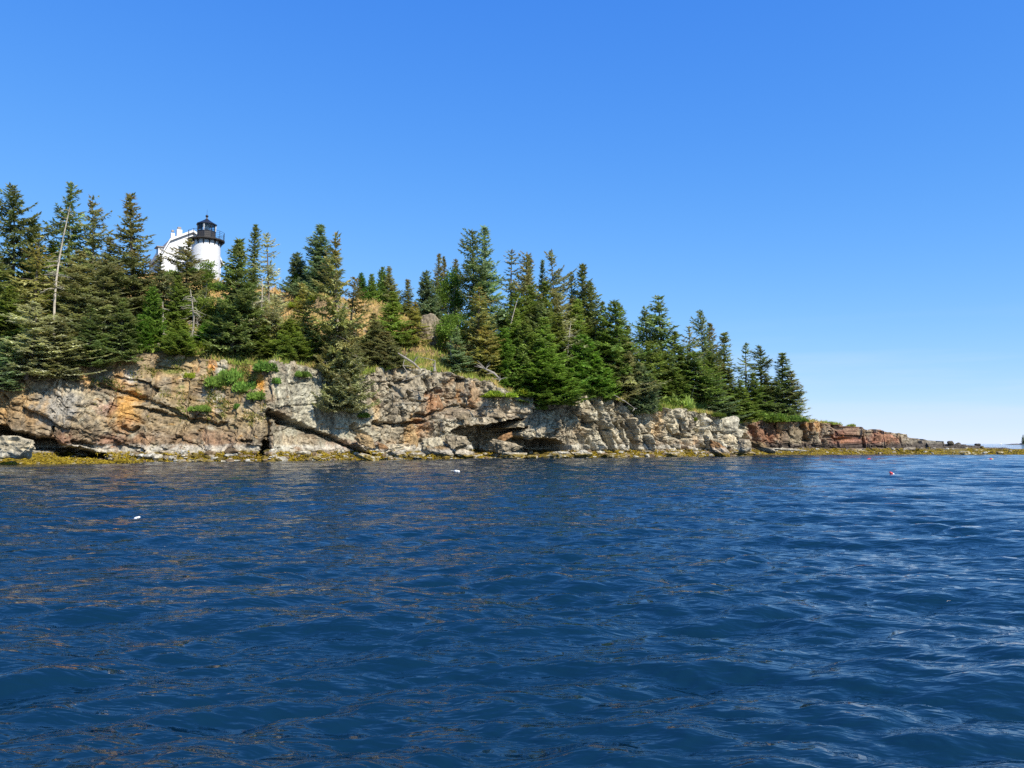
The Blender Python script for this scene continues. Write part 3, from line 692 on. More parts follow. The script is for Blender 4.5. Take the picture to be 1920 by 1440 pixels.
def spruce(seed, H=12.0, R=2.4, c0=0.06, shape=0.85, ragged=0.25, gap=0.08, dens=1.0, droop=0.30, top_up=0.62, clump=0.28, bare=0, wspace=0.43, bend=0.5, belly=0.0, twin=0, toplop=0.0):
    rng = np.random.default_rng(seed)
    F = Fol()
    t, path = trunk_path(rng, H, bend)
    rad = 0.17 * (1 - t) ** 0.8 + 0.012
    F.w.tube([tuple(p) for p in path], list(rad), 7)
    z = c0 * H
    az0 = rng.uniform(0, 6.28)
    ph = rng.uniform(0, 6.28, 4)
    while z < H * 0.992:
        tt = (z - c0 * H) / (H * (1 - c0))
        prof = R * ((1 - tt) ** shape) * (1 + belly * math.sin(min(1, tt * 1.6) * math.pi)) * min(1.0, 0.62 + tt * 5) + 0.10
        if toplop and tt > 0.8: prof = max(prof, R * toplop * (1.02 - tt) ** 0.35)
        nb = int(round((4 + 4.2 * (1 - tt)) * (0.8 + 0.3 * dens)))
        az0 += 2.4
        for k in range(nb):
            az = az0 + 6.283 * k / nb + rng.normal(0, 0.28)
            if rng.random() < gap: continue
            side = 1 + ragged * (0.7 * math.sin(az + ph[0] + z * 0.55) + 0.5 * math.sin(2 * az + ph[1] - z * 0.9) + 0.4 * math.sin(z * 1.7 + ph[2]))
            L = prof * max(0.22, side) * rng.uniform(1 - 0.3 - ragged * 0.4, 1.08 + ragged * 0.3)
            if rng.random() < ragged * 0.12: L *= 1.35
            L = max(L, 0.12)
            zc = z + rng.normal(0, 0.08)
            base = np.array([np.interp(zc, path[:, 2], path[:, 0]), np.interp(zc, path[:, 2], path[:, 1]), zc])
            e0 = (-0.10 - 0.16 * (1 - tt)) + top_up * tt ** 2.2 + rng.normal(0, 0.10)
            m = max(3, int(L / 0.17 * (0.7 + 0.3 * dens)))
            u = np.linspace(0.14 if tt < .85 else 0.02, 1.0, m)
            out = np.array([math.cos(az), math.sin(az), 0.0]); sd = np.array([-math.sin(az), math.cos(az), 0.0])
            zz = L * (e0 * u - droop * (1 - tt) * np.sin(u * 2.6) * 0.5 + 0.22 * (1 - 0.5 * tt) * u ** 3)
            pts = base + out * (u * L)[:, None]; pts[:, 2] += zz
            slope = np.gradient(zz, u * L) if m > 1 else np.zeros(m)
            fw = out + np.array([0, 0, 1.0]) * slope[:, None]
            sh = np.clip(0.5 + rng.normal(0, 0.16) + 0.10 * rng.normal(0, 1, m), 0, 1)
            cone = np.clip((tt - 0.45) * 2.0, 0, 1) * (rng.random() < 0.75) * rng.uniform(0.4, 1.0) * np.clip(u * 1.3, 0, 1)
            if rng.random() < 0.12: cone = np.maximum(cone, 0.55 * u)
            lich = (rng.random() < 0.5) * rng.uniform(0.2, 1.0) * (1.25 - u)
            # shoots along the spine
            F.sprigs(pts, fw + rng.normal(0, 0.15, (m, 3)), rng.uniform(0.28, 0.44, m), rng.uniform(0.16, 0.25, m), sh, cone, lich, rng, roll=clump)
            # side shoots in a flat fan, hanging a little
            for sgn in (-1, 1):
                ll = (0.16 + 0.42 * min(L, 2.2) * np.clip(1 - u, 0.05, 1) ** 0.8 * np.clip(u * 4, 0.25, 1)) * rng.uniform(0.7, 1.15, m)
                kk = np.maximum(1, np.ceil(ll / (0.21 / dens))).astype(int)
                idx = np.repeat(np.arange(m), kk); q = np.concatenate([(np.arange(c) + 0.2 * rng.random(c)) / c for c in kk])
                dirv = sd * sgn * 0.80 + fw[idx] * 0.62 + np.array([0, 0, -0.14]) + rng.normal(0, 0.12, (len(idx), 3))
                pos = pts[idx] + dirv * (ll[idx] * q)[:, None] + np.array([0, 0, -0.10]) * (q ** 2 * ll[idx])[:, None]
                F.sprigs(pos, dirv + rng.normal(0, 0.28, dirv.shape) + np.array([0, 0, -0.12]), rng.uniform(0.26, 0.42, len(idx)), rng.uniform(0.15, 0.25, len(idx)), sh[idx] + rng.normal(0, 0.10, len(idx)), (cone if np.ndim(cone) == 0 else cone[idx]), (lich if np.ndim(lich) == 0 else lich[idx]), rng, roll=clump)
            if L > 0.8 and rng.random() < 0.5:
                e = pts[int(m * 0.75)]
                F.w.tube([tuple(base), tuple((base + e) / 2 + np.array([0, 0, 0.02])), tuple(e)], [0.028, 0.02, 0.01], 3, cap=False)
        z += wspace * (0.75 + 0.5 * rng.random()) * (1.0 - 0.42 * tt) / (0.75 + 0.25 * dens)
    # leader
    top = path[-1]
    F.sprigs(np.repeat(top[None] - [[0, 0, 0.25]], 7, 0), np.array([0, 0, 1.0]) + rng.normal(0, 0.16, (7, 3)), 0.42, 0.10, 0.55, 0.8, 0.2, rng, up=(1, 0, 0))
    # dead twigs on the bare stem
    for k in range(bare):
        zc = rng.uniform(0.03, max(c0 + 0.12, 0.2)) * H; az = rng.uniform(0, 6.28); L = rng.uniform(0.5, 1.7) * R / 2.4
        b0 = np.array([np.interp(zc, path[:, 2], path[:, 0]), np.interp(zc, path[:, 2], path[:, 1]), zc])
        o = np.array([math.cos(az), math.sin(az), 0])
        F.w.tube([tuple(b0), tuple(b0 + o * L * 0.5 + [0, 0, -0.05 * L]), tuple(b0 + o * L + [0, 0, rng.uniform(-0.5, 0.15) * L])], [0.03, 0.02, 0.006], 3, cap=False)
    return F.crown('spruce_crown'), F.w.mesh('spruce_trunk')

def broadleaf(seed, H=7.0, R=2.6, n=5200, open_=0.25, c0=0.12):
    rng = np.random.default_rng(seed)
    F = Fol()
    t, path = trunk_path(rng, H * 0.8, 1.5)
    F.w.tube([tuple(p) for p in path], list(0.11 * (1 - t) + 0.02), 6)
    lobes = []
    for k in range(16):
        zc = rng.uniform(c0 + 0.14, 0.86) * H; az = rng.uniform(0, 6.28)
        w = R * math.sin(math.pi * min(1, (zc / H - c0) / (1 - c0)) ** 0.8) * 0.75
        c = np.array([math.cos(az) * w * rng.uniform(0.3, 0.85), math.sin(az) * w * rng.uniform(0.3, 0.85), zc])
        lobes.append((c, R * rng.uniform(0.26, 0.46)))
        b0 = np.array([0, 0, max(0.2 * H, zc - 0.25 * H)])
        F.w.tube([tuple(b0), tuple((b0 + c) / 2 + [0, 0, 0.1]), tuple(c)], [0.045, 0.03, 0.012], 4, cap=False)
    for c, r in lobes:
        m = int(n / len(lobes))
        d = rng.normal(0, 1, (m, 3)); d /= np.linalg.norm(d, axis=1, keepdims=True)
        rr = r * (rng.random(m) ** 0.4) * (1 + 0.25 * rng.normal(0, 1, m))
        pos = c + d * rr[:, None] * np.array([1, 1, 0.8])
        sh = 0.5 + 0.18 * rng.normal() + 0.14 * rng.normal(0, 1, m)
        F.sprigs(pos, d + rng.normal(0, 0.6, (m, 3)) + [0, 0, 0.1], rng.uniform(0.14, 0.26, m), rng.uniform(0.12, 0.2, m), sh, 0, 0, rng, roll=0.9)
    return F.crown('leaf_crown'), F.w.mesh('leaf_trunk')

def snag(seed, H=9.0, nb=26, lo=0.2, curve=1.0, rad=0.16, blen=1.2, tuft=False):
    rng = np.random.default_rng(seed)
    W = MB()
    t, path = trunk_path(rng, H, 2.2 * curve)
    W.tube([tuple(p) for p in path], list(rad * 0.72 * (1 - t) ** 0.6 + 0.02), 7)
    for k in range(nb):
        tt = rng.uniform(lo, 0.98); zc = tt * H; az = rng.uniform(0, 6.28); L = blen * rng.uniform(0.35, 1.1) * (1.25 - tt * 0.7)
        b0 = np.array([np.interp(zc, path[:, 2], path[:, 0]), np.interp(zc, path[:, 2], path[:, 1]), zc]); o = np.array([math.cos(az), math.sin(az), 0])
        sag = rng.uniform(-0.45, 0.05)
        p1 = b0 + o * L * 0.45 + [0, 0, 0.12 * sag * L]; p2 = b0 + o * L + [0, 0, sag * L]
        W.tube([tuple(b0), tuple(p1), tuple(p2)], [0.04, 0.028, 0.009], 4, cap=False)
        for q in range(3):
            s0 = b0 + (p2 - b0) * rng.uniform(0.35, 0.95); dv = o * rng.uniform(0.1, 0.4) + rng.normal(0, 0.25, 3)
            W.tube([tuple(s0), tuple(s0 + dv * L * 0.5)], [0.014, 0.005], 3, cap=False)
    return W.mesh('dead_stem')

def shrub(seed, R=1.0, Hh=0.7, n=1500, leaf=0.2, spiky=False):
    rng = np.random.default_rng(seed)
    F = Fol()
    for k in range(9):
        az = rng.uniform(0, 6.28); r = R * math.sqrt(rng.random()) * 0.72
        c = np.array([math.cos(az) * r, math.sin(az) * r, 0.0]); h = Hh * rng.uniform(0.55, 1.05) * (1 - 0.35 * (r / R)); w = R * rng.uniform(0.28, 0.42)
        m = n // 9
        d = rng.normal(0, 1, (m, 3)); d[:, 2] = np.abs(d[:, 2]); d /= np.linalg.norm(d, axis=1, keepdims=True)
        q = rng.random(m) ** 0.35
        pos = c + d * q[:, None] * np.array([w, w, h])
        sh = 0.5 + 0.16 * rng.normal() + 0.13 * rng.normal(0, 1, m)
        F.sprigs(pos, d * 0.9 + rng.normal(0, 0.4, (m, 3)) + [0, 0, 0.35], rng.uniform(0.7, 1.3, m) * leaf, rng.uniform(0.5, 0.8, m) * leaf, sh, 0, rng.random(m) * 0.4, rng, roll=0.8)
        F.w.tube([(0, 0, -0.2), tuple(c * 0.6 + [0, 0, h * 0.4]), tuple(c + [0, 0, h * 0.8])], [0.04, 0.025, 0.008], 4, cap=False)
    return F.crown('shrub_foliage'), F.w.mesh('shrub_stem')

PROTO = {}
for i in range(7): PROTO['full%d' % i] = spruce(10 + i, R=2.6, c0=0.03, dens=1.15, ragged=0.32, gap=0.12, shape=0.98)
for i in range(5): PROTO['ragged%d' % i] = spruce(30 + i, R=2.6, c0=0.10, dens=0.95, ragged=0.62, gap=0.22, shape=0.72, bare=8, wspace=0.42, bend=1.2)
for i in range(2): PROTO['slim%d' % i] = spruce(50 + i, R=1.35, c0=0.05, dens=1.0, ragged=0.35, gap=0.12, shape=0.8, top_up=0.75)
for i in range(3): PROTO['sparse%d' % i] = spruce(60 + i, R=2.1, c0=0.16, dens=0.62, ragged=0.55, gap=0.28, wspace=0.46, bare=22, shape=0.7, droop=0.42)
for i in range(4): PROTO['bushy%d' % i] = spruce(70 + i, H=8, R=2.6, c0=0.0, dens=1.3, ragged=0.22, gap=0.05, shape=0.75, belly=0.18, wspace=0.30)
for i in range(4): PROTO['stem%d' % i] = spruce(80 + i, R=2.5, c0=0.26, dens=1.0, ragged=0.40, gap=0.15, bare=14, shape=0.75, bend=0.8)
for i in range(2): PROTO['layer%d' % i] = spruce(90 + i, R=2.9, c0=0.05, dens=1.0, ragged=0.30, gap=0.12, wspace=0.52, droop=0.10, clump=0.22, shape=0.95)
PROTO['round0'] = spruce(97, R=3.0, c0=0.12, dens=1.0, ragged=0.5, gap=0.2, shape=0.5, top_up=0.6, toplop=0.45, bend=1.6)
for i in range(2): PROTO['leaf%d' % i] = broadleaf(120 + i)
PROTO['birch0'] = broadleaf(130, H=8, R=2.0, n=2300)
for i in range(3): PROTO['shrub%d' % i] = shrub(140 + i)
PROTO['mat0'] = shrub(150, R=1.4, Hh=0.45, n=2000, leaf=0.17); PROTO['mat1'] = shrub(151, R=1.4, Hh=0.38, n=2000, leaf=0.16)
PROTO_H = {k: (8.0 if k[:5] in ('bushy', 'birch') else 7.0 if k[:4] == 'leaf' else 12.0) for k in PROTO}
PROTO_R = {'full': 2.5, 'ragg': 2.6, 'slim': 1.35, 'spar': 2.1, 'bush': 2.6, 'stem': 2.5, 'laye': 2.9, 'roun': 3.0, 'leaf': 2.6, 'birc': 2.0}

trng = np.random.default_rng(77)
USED = {}
GL = 'spruces crowding the left bluff'
GM = 'trees on the open hill behind the cliff'
GR = 'spruce grove running down to the point'
def tree(px, ytop, halfw, d, proto, leaf, label, group=None, name=None, bark=None, sink=0.25, yaw=None, ybase=None):
    X, Y = lip(px, d)
    zb = ground(X, Y) - sink
    if ybase:                                  # rooted on a ledge of the cliff face
        X, Y, zb = face_point(px, ybase); Y -= 0.2
    ztop = P(px, ytop, Y)[2]
    H = max(ztop - zb, 1.2)
    X = P(px, ytop + 0.4 * (700 - ytop), Y)[0]
    kd = proto.rstrip('0123456789'); kn = sum(1 for q in PROTO if q.rstrip('0123456789') == kd)
    USED[kd] = USED.get(kd, -1) + 1; proto = '%s%d' % (kd, USED[kd] % kn)      # spread the shapes evenly over the stand
    ph = PROTO_H[proto]; pr = PROTO_R[proto[:4]]
    sz = H / ph; sx = (1.34 if group == GR else 1.22 if group == GL else 1.08) * (halfw / FPX * Y) / pr
    sx = min(max(sx, 0.45 * sz), 1.9 * sz)
    lf = proto[:4] in ('leaf', 'birc')
    nm = name or ('birch_tree' if proto[:4] == 'birc' else 'broadleaf_tree' if lf else 'spruce_tree')
    o = thing(nm, label, 'tree', (X, Y, zb), group, yaw if yaw is not None else float(trng.uniform(0, 6.28)))
    o.scale = (sx * float(trng.uniform(0.88, 1.15)), sx * float(trng.uniform(0.88, 1.15)), sz)
    o.rotation_euler[0] = float(trng.normal(0, 0.025)); o.rotation_euler[1] = float(trng.normal(0, 0.025))
    cr, tk = PROTO[proto]
    link('trunk', tk, bark or (M_BIRCH if lf else M_BARK), o)
    link('crown', cr, LEAF[leaf], o)
    return o

# ------------------------------------------------------------------ the trees, one by one (picture x, top y, half width, metres behind the lip)
TREES = [
 # left bluff, back to front
 (-60, 372, 60, 16, 'ragged1', 'dark', 'dark spruce cut off by the left picture edge', GL),
 (22, 350, 52, 13, 'round0', 'dark', 'broad flat-topped dark spruce at the far left, open against the sky', GL),
 (62, 410, 42, 15, 'full1', 'green', 'green spruce just right of the flat-topped one at far left', GL),
 (-12, 470, 60, 7, 'full2', 'dark', 'dense dark spruce at the left edge below the flat-topped crown', GL),
 (138, 343, 44, 15, 'ragged0', 'dark', 'tallest ragged spruce behind the bleached dead trunk at left', GL),
 (92, 455, 40, 14, 'full0', 'green', 'deep green spruce filling the gap behind the bleached dead trunk', GL),
 (173, 371, 40, 14, 'ragged2', 'brown', 'spruce with rusty top right of the tallest one at left', GL),
 (205, 445, 40, 12, 'full3', 'olive', 'olive spruce between the rusty-topped one and the tall layered one', GL),
 (255, 365, 62, 11, 'layer0', 'brown', 'tall tapering spruce with upswept layered branches left of the lighthouse', GL),
 (60, 440, 44, 6.5, 'sparse0', 'orange', 'thin lichened spruce with ochre tip left of the bleached dead trunk', GL),
 (20, 540, 56, 3.5, 'full3', 'green', 'green spruce low at the left edge with hidden foot', GL),
 (150, 470, 56, 8, 'full1', 'olive', 'wide olive spruce right of the bleached dead trunk', GL),
 (212, 490, 60, 6.5, 'ragged1', 'olive', 'shaggy olive-brown spruce below the layered spruce', GL),
 (52, 566, 62, 1.6, 'ragged0', 'lichen', 'grey lichened spruce at the cliff edge, second from left', GL, dict(ybase=712)),
 (112, 590, 56, 2.2, 'full2', 'olive', 'brownish spruce leaning over the cliff edge below the bleached trunk', GL, dict(ybase=708)),
 (172, 570, 62, 2.5, 'layer1', 'dark', 'low dark spruce with flat branches over the orange rocks', GL, dict(ybase=690)),
 (232, 560, 50, 2.4, 'full0', 'dark', 'dark spruce at the cliff edge left of the bright young firs', GL, dict(ybase=674)),
 (8, 630, 66, 0.6, 'layer1', 'blue', 'drooping grey-green spruce overhanging the cliff at the left edge', GL, dict(ybase=735)),
 (283, 540, 30, 3.0, 'bushy1', 'bright', 'bright green young fir left of the short broken snag', GL),
 (262, 590, 26, 1.8, 'bushy2', 'bright', 'small bright fir lowest left of the short broken snag', GL, dict(ybase=655)),
 (328, 518, 26, 5.0, 'full0', 'green', 'green spruce right behind the short broken snag', GL),
 (300, 478, 30, 9.0, 'full1', 'olive', 'olive spruce in front of the house wall corner', GL),
 (352, 448, 40, 13.5, 'ragged2', 'brown', 'rusty-topped spruce standing before the white house gable', GM),
 (386, 474, 34, 15, 'birch0', 'leafy', 'airy broadleaf tree in front of the lighthouse tower', GM),
 (372, 540, 40, 8, 'leaf0', 'moss', 'rounded green broadleaf bush-tree below the lighthouse tower', GM),
 (335, 600, 34, 2.0, 'bushy0', 'green', 'low green fir under the two pale snags', GL, dict(ybase=662)),
 (385, 600, 34, 3.5, 'bushy1', 'bright', 'green fir between the curved snag and the big dark spruce', GL),
 (412, 560, 26, 8.5, 'full3', 'orange', 'yellowish spruce just left of the big dark spruce', GM),
 (438, 449, 66, 2.2, 'full2', 'dark', 'big dense dark spruce standing on the cliff edge right of the lighthouse', GM),
 (472, 422, 20, 14, 'slim0', 'dark', 'slender pointed spruce right of the lighthouse', GM),
 (507, 440, 32, 9.5, 'sparse1', 'lichen', 'pale spruce hung with grey lichen, second right of the lighthouse', GM),
 (525, 556, 36, 6.0, 'ragged1', 'lichen', 'grey scrubby spruce below the pale lichened one', GM),
 (490, 600, 36, 3.5, 'full1', 'green', 'green spruce low between the big dark spruce and the lichened one', GM),
 (598, 423, 50, 24, 'full0', 'blue', 'bluish spruce alone on the hill crest', GM),
 (563, 476, 30, 25, 'bushy2', 'blue', 'bushy bluish spruce at the left foot of the crest spruce', GM),
 (553, 512, 14, 24, 'bushy1', 'moss', 'tiny pale green fir at the left end of the hill crest', GM),
 (571, 532, 32, 7, 'full3', 'orange', 'spruce with orange tip below the crest spruce', GM),
 (626, 440, 44, 2.5, 'ragged0', 'orange', 'tall spruce with rusty top and bare skeleton branches halfway down', GM, dict(ybase=722)),
 (655, 520, 34, 7, 'sparse0', 'brown', 'rust-brown spruce right behind the tall one with skeleton branches', GM),
 (545, 600, 44, 3.0, 'bushy2', 'green', 'wide green fir on the cliff edge left of the skeleton branches', GM),
 (592, 610, 40, 2.5, 'full1', 'green', 'green spruce close left of the skeleton branches', GM),
 (645, 600, 52, 0.6, 'bushy1', 'olive', 'spreading olive spruce hanging far down over the cliff face', GM, dict(ybase=762)),
 (680, 512, 16, 23, 'bushy0', 'bright', 'small bright fir, leftmost of four on the hilltop', GM),
 (697, 514, 15, 23.5, 'bushy1', 'green', 'small fir, second of four on the hilltop', GM),
 (714, 502, 17, 24, 'bushy2', 'green', 'small pointed fir, third of four on the hilltop', GM),
 (733, 499, 22, 23, 'full2', 'olive', 'spruce with brownish top, rightmost of four on the hilltop', GM),
 (766, 525, 18, 19, 'slim1', 'brown', 'small rust-red spruce alone between hilltop firs and bluish bush', GM),
 (735, 545, 40, 9, 'full0', 'green', 'green spruce with yellow tips below the hilltop firs', GM),
 (772, 566, 34, 9, 'layer0', 'orange', 'golden-tipped spruce left of the bare grey rock slope', GM),
 (668, 630, 36, 3, 'full2', 'olive', 'olive spruce on the rim just right of the tall one with skeleton branches', GM),
 (702, 588, 34, 6, 'full3', 'olive', 'olive spruce right of the drooping cliff spruce', GM),
 (722, 622, 46, 2.5, 'bushy0', 'olive', 'low spreading olive spruce above the mossy knob of rock', GM),
 (822, 477, 22, 25, 'full1', 'brown', 'rust-topped spruce behind the round broadleaf tree, leftmost of three tips', GM),
 (838, 482, 14, 26, 'slim0', 'brown', 'thin spruce tip behind the round broadleaf tree, middle of three', GM),
 (853, 486, 14, 26, 'slim1', 'brown', 'thin spruce tip behind the round broadleaf tree, rightmost of three', GM),
 (846, 498, 38, 18, 'leaf1', 'leafy', 'round dark green broadleaf tree left of the twin tall spruces', GM),
 (800, 510, 32, 17, 'bushy1', 'blue', 'bluish spruce bush on the crest above the bare grey rock slope', GM),
 (848, 562, 40, 7, 'leaf0', 'leafy', 'leafy birch right of the bare grey rock slope', GM),
 (880, 431, 32, 13, 'ragged1', 'dark', 'left one of the twin tall spruces, darker and shorter', GR),
 (917, 424, 42, 11, 'full2', 'blue', 'right one of the twin tall spruces, blue-green and highest', GR),
 (893, 540, 44, 4.5, 'sparse1', 'orange', 'lichened yellowish spruce below the twin tall spruces', GR),
 (852, 616, 52, 2.0, 'layer0', 'blue', 'low spruce with tiered drooping branches above the bleached stump', GR),
 (905, 615, 40, 1.8, 'ragged2', 'orange', 'yellowish ragged spruce above the weathered root wad', GR),
 # grove on the right
 (955, 472, 26, 15, 'sparse0', 'brown', 'rust-tipped spruce just right of the twin tall spruces', GR),
 (980, 474, 32, 13, 'stem0', 'brown', 'brown-topped spruce, second right of the twin tall spruces', GR),
 (998, 486, 16, 17, 'slim1', 'dark', 'narrow dark tip, third right of the twin tall spruces', GR),
 (1013, 489, 22, 16, 'full0', 'dark', 'dark spruce, fourth right of the twin tall spruces', GR),
 (1042, 477, 32, 14, 'ragged0', 'olive', 'pale-topped spruce rising above the middle of the grove', GR),
 (1072, 508, 22, 16, 'full1', 'dark', 'short dark tip between the pale-topped spruce and the sloping edge', GR),
 (1091, 496, 36, 15, 'full3', 'dark', 'dark spruce at the shoulder where the grove starts to fall away', GR),
 (1116, 528, 34, 14, 'full2', 'dark', 'dark spruce next down from the shoulder of the grove', GR),
 (1138, 568, 26, 12, 'full0', 'dark', 'dark spruce second down from the shoulder of the grove', GR),
 (962, 545, 30, 8, 'stem1', 'green', 'green spruce with long bare stem below the rust-tipped one', GR),
 (992, 535, 36, 9, 'stem2', 'green', 'tall green spruce with thin grey stem in the left of the grove', GR),
 (1022, 530, 36, 10, 'full1', 'green', 'green spruce below the narrow dark tips', GR),
 (1054, 540, 36, 9, 'stem0', 'olive', 'olive spruce in the middle of the grove below the pale top', GR),
 (1088, 560, 36, 9, 'full2', 'green', 'green spruce in the middle of the grove below the shoulder', GR),
 (1118, 600, 34, 7, 'stem1', 'dark', 'shaded spruce left of the leaning dark trunk', GR),
 (944, 616, 28, 3.0, 'bushy0', 'bright', 'bright green fir right of the weathered root wad', GR),
 (985, 606, 34, 4.0, 'bushy1', 'green', 'green fir, second right of the weathered root wad', GR),
 (1022, 596, 42, 3.5, 'full3', 'green', 'green fir with brownish tip above the mossy ledge', GR),
 (1030, 655, 44, 1.6, 'bushy2', 'bright', 'lowest bright fir sweeping down beside the mossy ledge', GR, dict(ybase=752)),
 (1066, 600, 34, 5.0, 'sparse1', 'lichen', 'thin grey lichened spruce inside the grove', GR),
 (1094, 630, 44, 2.6, 'bushy0', 'bright', 'broad bright fir right of the lowest bright fir', GR),
 (1122, 668, 30, 1.6, 'bushy1', 'bright', 'bright fir at the cliff edge left of the leaning dark trunk', GR),
 (1153, 562, 42, 5.0, 'stem2', 'green', 'large spruce with dark leaning bare trunk at the cliff edge', GR),
 (1166, 568, 26, 9, 'full1', 'dark', 'dark spruce peeping behind the large one with leaning trunk', GR),
 (1188, 640, 36, 2.2, 'ragged1', 'olive', 'shaggy olive spruce right of the dark leaning trunk', GR, dict(ybase=760)),
 (1205, 686, 30, 1.4, 'bushy2', 'blue', 'small blue-green fir at the cliff edge under the shaggy spruce', GR, dict(ybase=768)),
 (1210, 576, 30, 10, 'ragged2', 'dark', 'dark spruce left of the highest one on the lower slope', GR),
 (1241, 555, 40, 9, 'stem0', 'dark', 'highest spruce on the lower slope, with pale bare lower stem', GR),
 (1262, 622, 30, 7, 'full0', 'green', 'green spruce right below the highest one on the lower slope', GR),
 (1222, 640, 34, 5, 'stem1', 'green', 'spruce with shaded bare foot below the highest one on the lower slope', GR),
 (1290, 612, 28, 10, 'sparse0', 'brown', 'brownish spruce tip right of the highest one on the lower slope', GR),
 (1318, 585, 28, 9, 'ragged0', 'dark', 'sparse-topped dark spruce in the middle of the lower slope', GR),
 (1336, 606, 28, 8, 'full2', 'brown', 'brown-tipped spruce close right of the sparse-topped one', GR),
 (1302, 660, 40, 4.0, 'stem2', 'green', 'spruce with straight pale stem above the white fractured rocks', GR),
 (1357, 625, 36, 8, 'full3', 'dark', 'dark conical spruce on the lower slope, fourth from the right end', GR),
 (1345, 690, 40, 3.0, 'layer1', 'blue', 'grey-green spruce above the pale upright slab', GR),
 (1270, 690, 34, 3.0, 'full1', 'green', 'green spruce low above the bushes on the right cliff', GR),
 (1395, 644, 26, 8, 'sparse1', 'dark', 'thin open spruce, third from the right end of the grove', GR),
 (1423, 648, 30, 8, 'ragged2', 'dark', 'open-topped spruce, second group from the right end', GR),
 (1388, 712, 38, 3.0, 'layer0', 'green', 'low flat-branched spruce above the white corner of the cliff', GR),
 (1432, 700, 34, 6, 'full2', 'dark', 'dense dark spruce filling in left of the last pair', GR),
 (968, 580, 34, 6, 'full2', 'green', 'green spruce standing close behind the bright fir by the root wad', GR),
 (1008, 565, 34, 7, 'stem1', 'dark', 'shaded spruce inside the left of the grove', GR),
 (1048, 590, 34, 6, 'full0', 'green', 'green spruce in the middle of the grove behind the lowest bright fir', GR),
 (1076, 560, 32, 12, 'full3', 'olive', 'olive spruce inside the grove left of the shoulder', GR),
 (1130, 620, 32, 5, 'full1', 'green', 'green spruce close left of the dark leaning trunk', GR),
 (1176, 610, 32, 7, 'full3', 'dark', 'dark spruce close behind the shaggy olive one', GR),
 (1250, 660, 34, 5, 'full2', 'green', 'green spruce in front of the highest one on the lower slope', GR),
 (1285, 650, 34, 7, 'full0', 'dark', 'dark spruce filling the lower slope behind the straight pale stem', GR),
 (1325, 660, 34, 6, 'full1', 'green', 'green spruce filling the lower slope below the brown-tipped one', GR),
 (1370, 690, 32, 6, 'full3', 'dark', 'dark spruce at the foot of the dark conical one', GR),
 (1410, 700, 30, 5, 'full2', 'green', 'green spruce between the thin open one and the corner', GR),
 (1461, 662, 36, 6, 'full0', 'dark', 'taller spruce of the last pair at the right end', GR),
 (1484, 697, 26, 5, 'full1', 'olive', 'shorter spruce of the last pair, branches sweeping right', GR),
]
for t in TREES:
    tree(*t[:8], **(t[8] if len(t) > 8 else {}))

# dead standing trees
def dead_tree(px, ytop, ybot, d, seed, label, lean=0.0, **k):
    X, Y = lip(px, d)
    zb = max(ground(X, Y) - 0.3, P(px, ybot, Y)[2] - 3.0); zt = P(px, ytop, Y)[2]
    o = thing('dead_tree', label, 'dead tree', (P(px, ybot, Y)[0], Y, zb), 'bleached dead trees')
    link('stem', snag(seed, H=zt - zb, **k), M_BARKP, o)
    o.rotation_euler[1] = lean
    return o
dead_tree(104, 378, 590, 5.0, 1, 'tall bleached dead trunk among the spruces at left', lean=0.04, rad=0.16, nb=46, lo=0.3, blen=2.0, curve=1.3)
dead_tree(307, 566, 618, 1.9, 2, 'short broken snag like a pale post below the house', rad=0.17, nb=8, lo=0.3, blen=0.9, curve=0.3)
dead_tree(356, 545, 612, 2.6, 3, 'curved dead spruce with bare twigs left of the big dark spruce', lean=0.10, rad=0.15, nb=40, lo=0.1, blen=1.8, curve=1.6)
dead_tree(486, 520, 604, 6.0, 4, 'thin pale dead stem right of the big dark spruce', rad=0.12, nb=22, lo=0.2, blen=1.2, curve=0.6)
dead_tree(628, 560, 700, 1.6, 5, 'bare skeleton of drooping grey branches at mid-height of the tall cliff spruce', rad=0.17, nb=90, lo=0.05, blen=3.2, curve=0.3)
dead_tree(946, 558, 640, 6.0, 6, 'slanting pale birch trunk right of the twin tall spruces', lean=0.20, rad=0.11, nb=6, lo=0.5, blen=0.8, curve=0.6)
dead_tree(1066, 600, 690, 2.8, 7, 'twiggy grey dead spruce inside the right-hand grove', rad=0.10, nb=50, lo=0.1, blen=1.6)
dead_tree(1290, 720, 770, 2.6, 8, 'small forked dead stem above the bushes on the right cliff', lean=0.35, rad=0.10, nb=8, lo=0.3, blen=0.8)

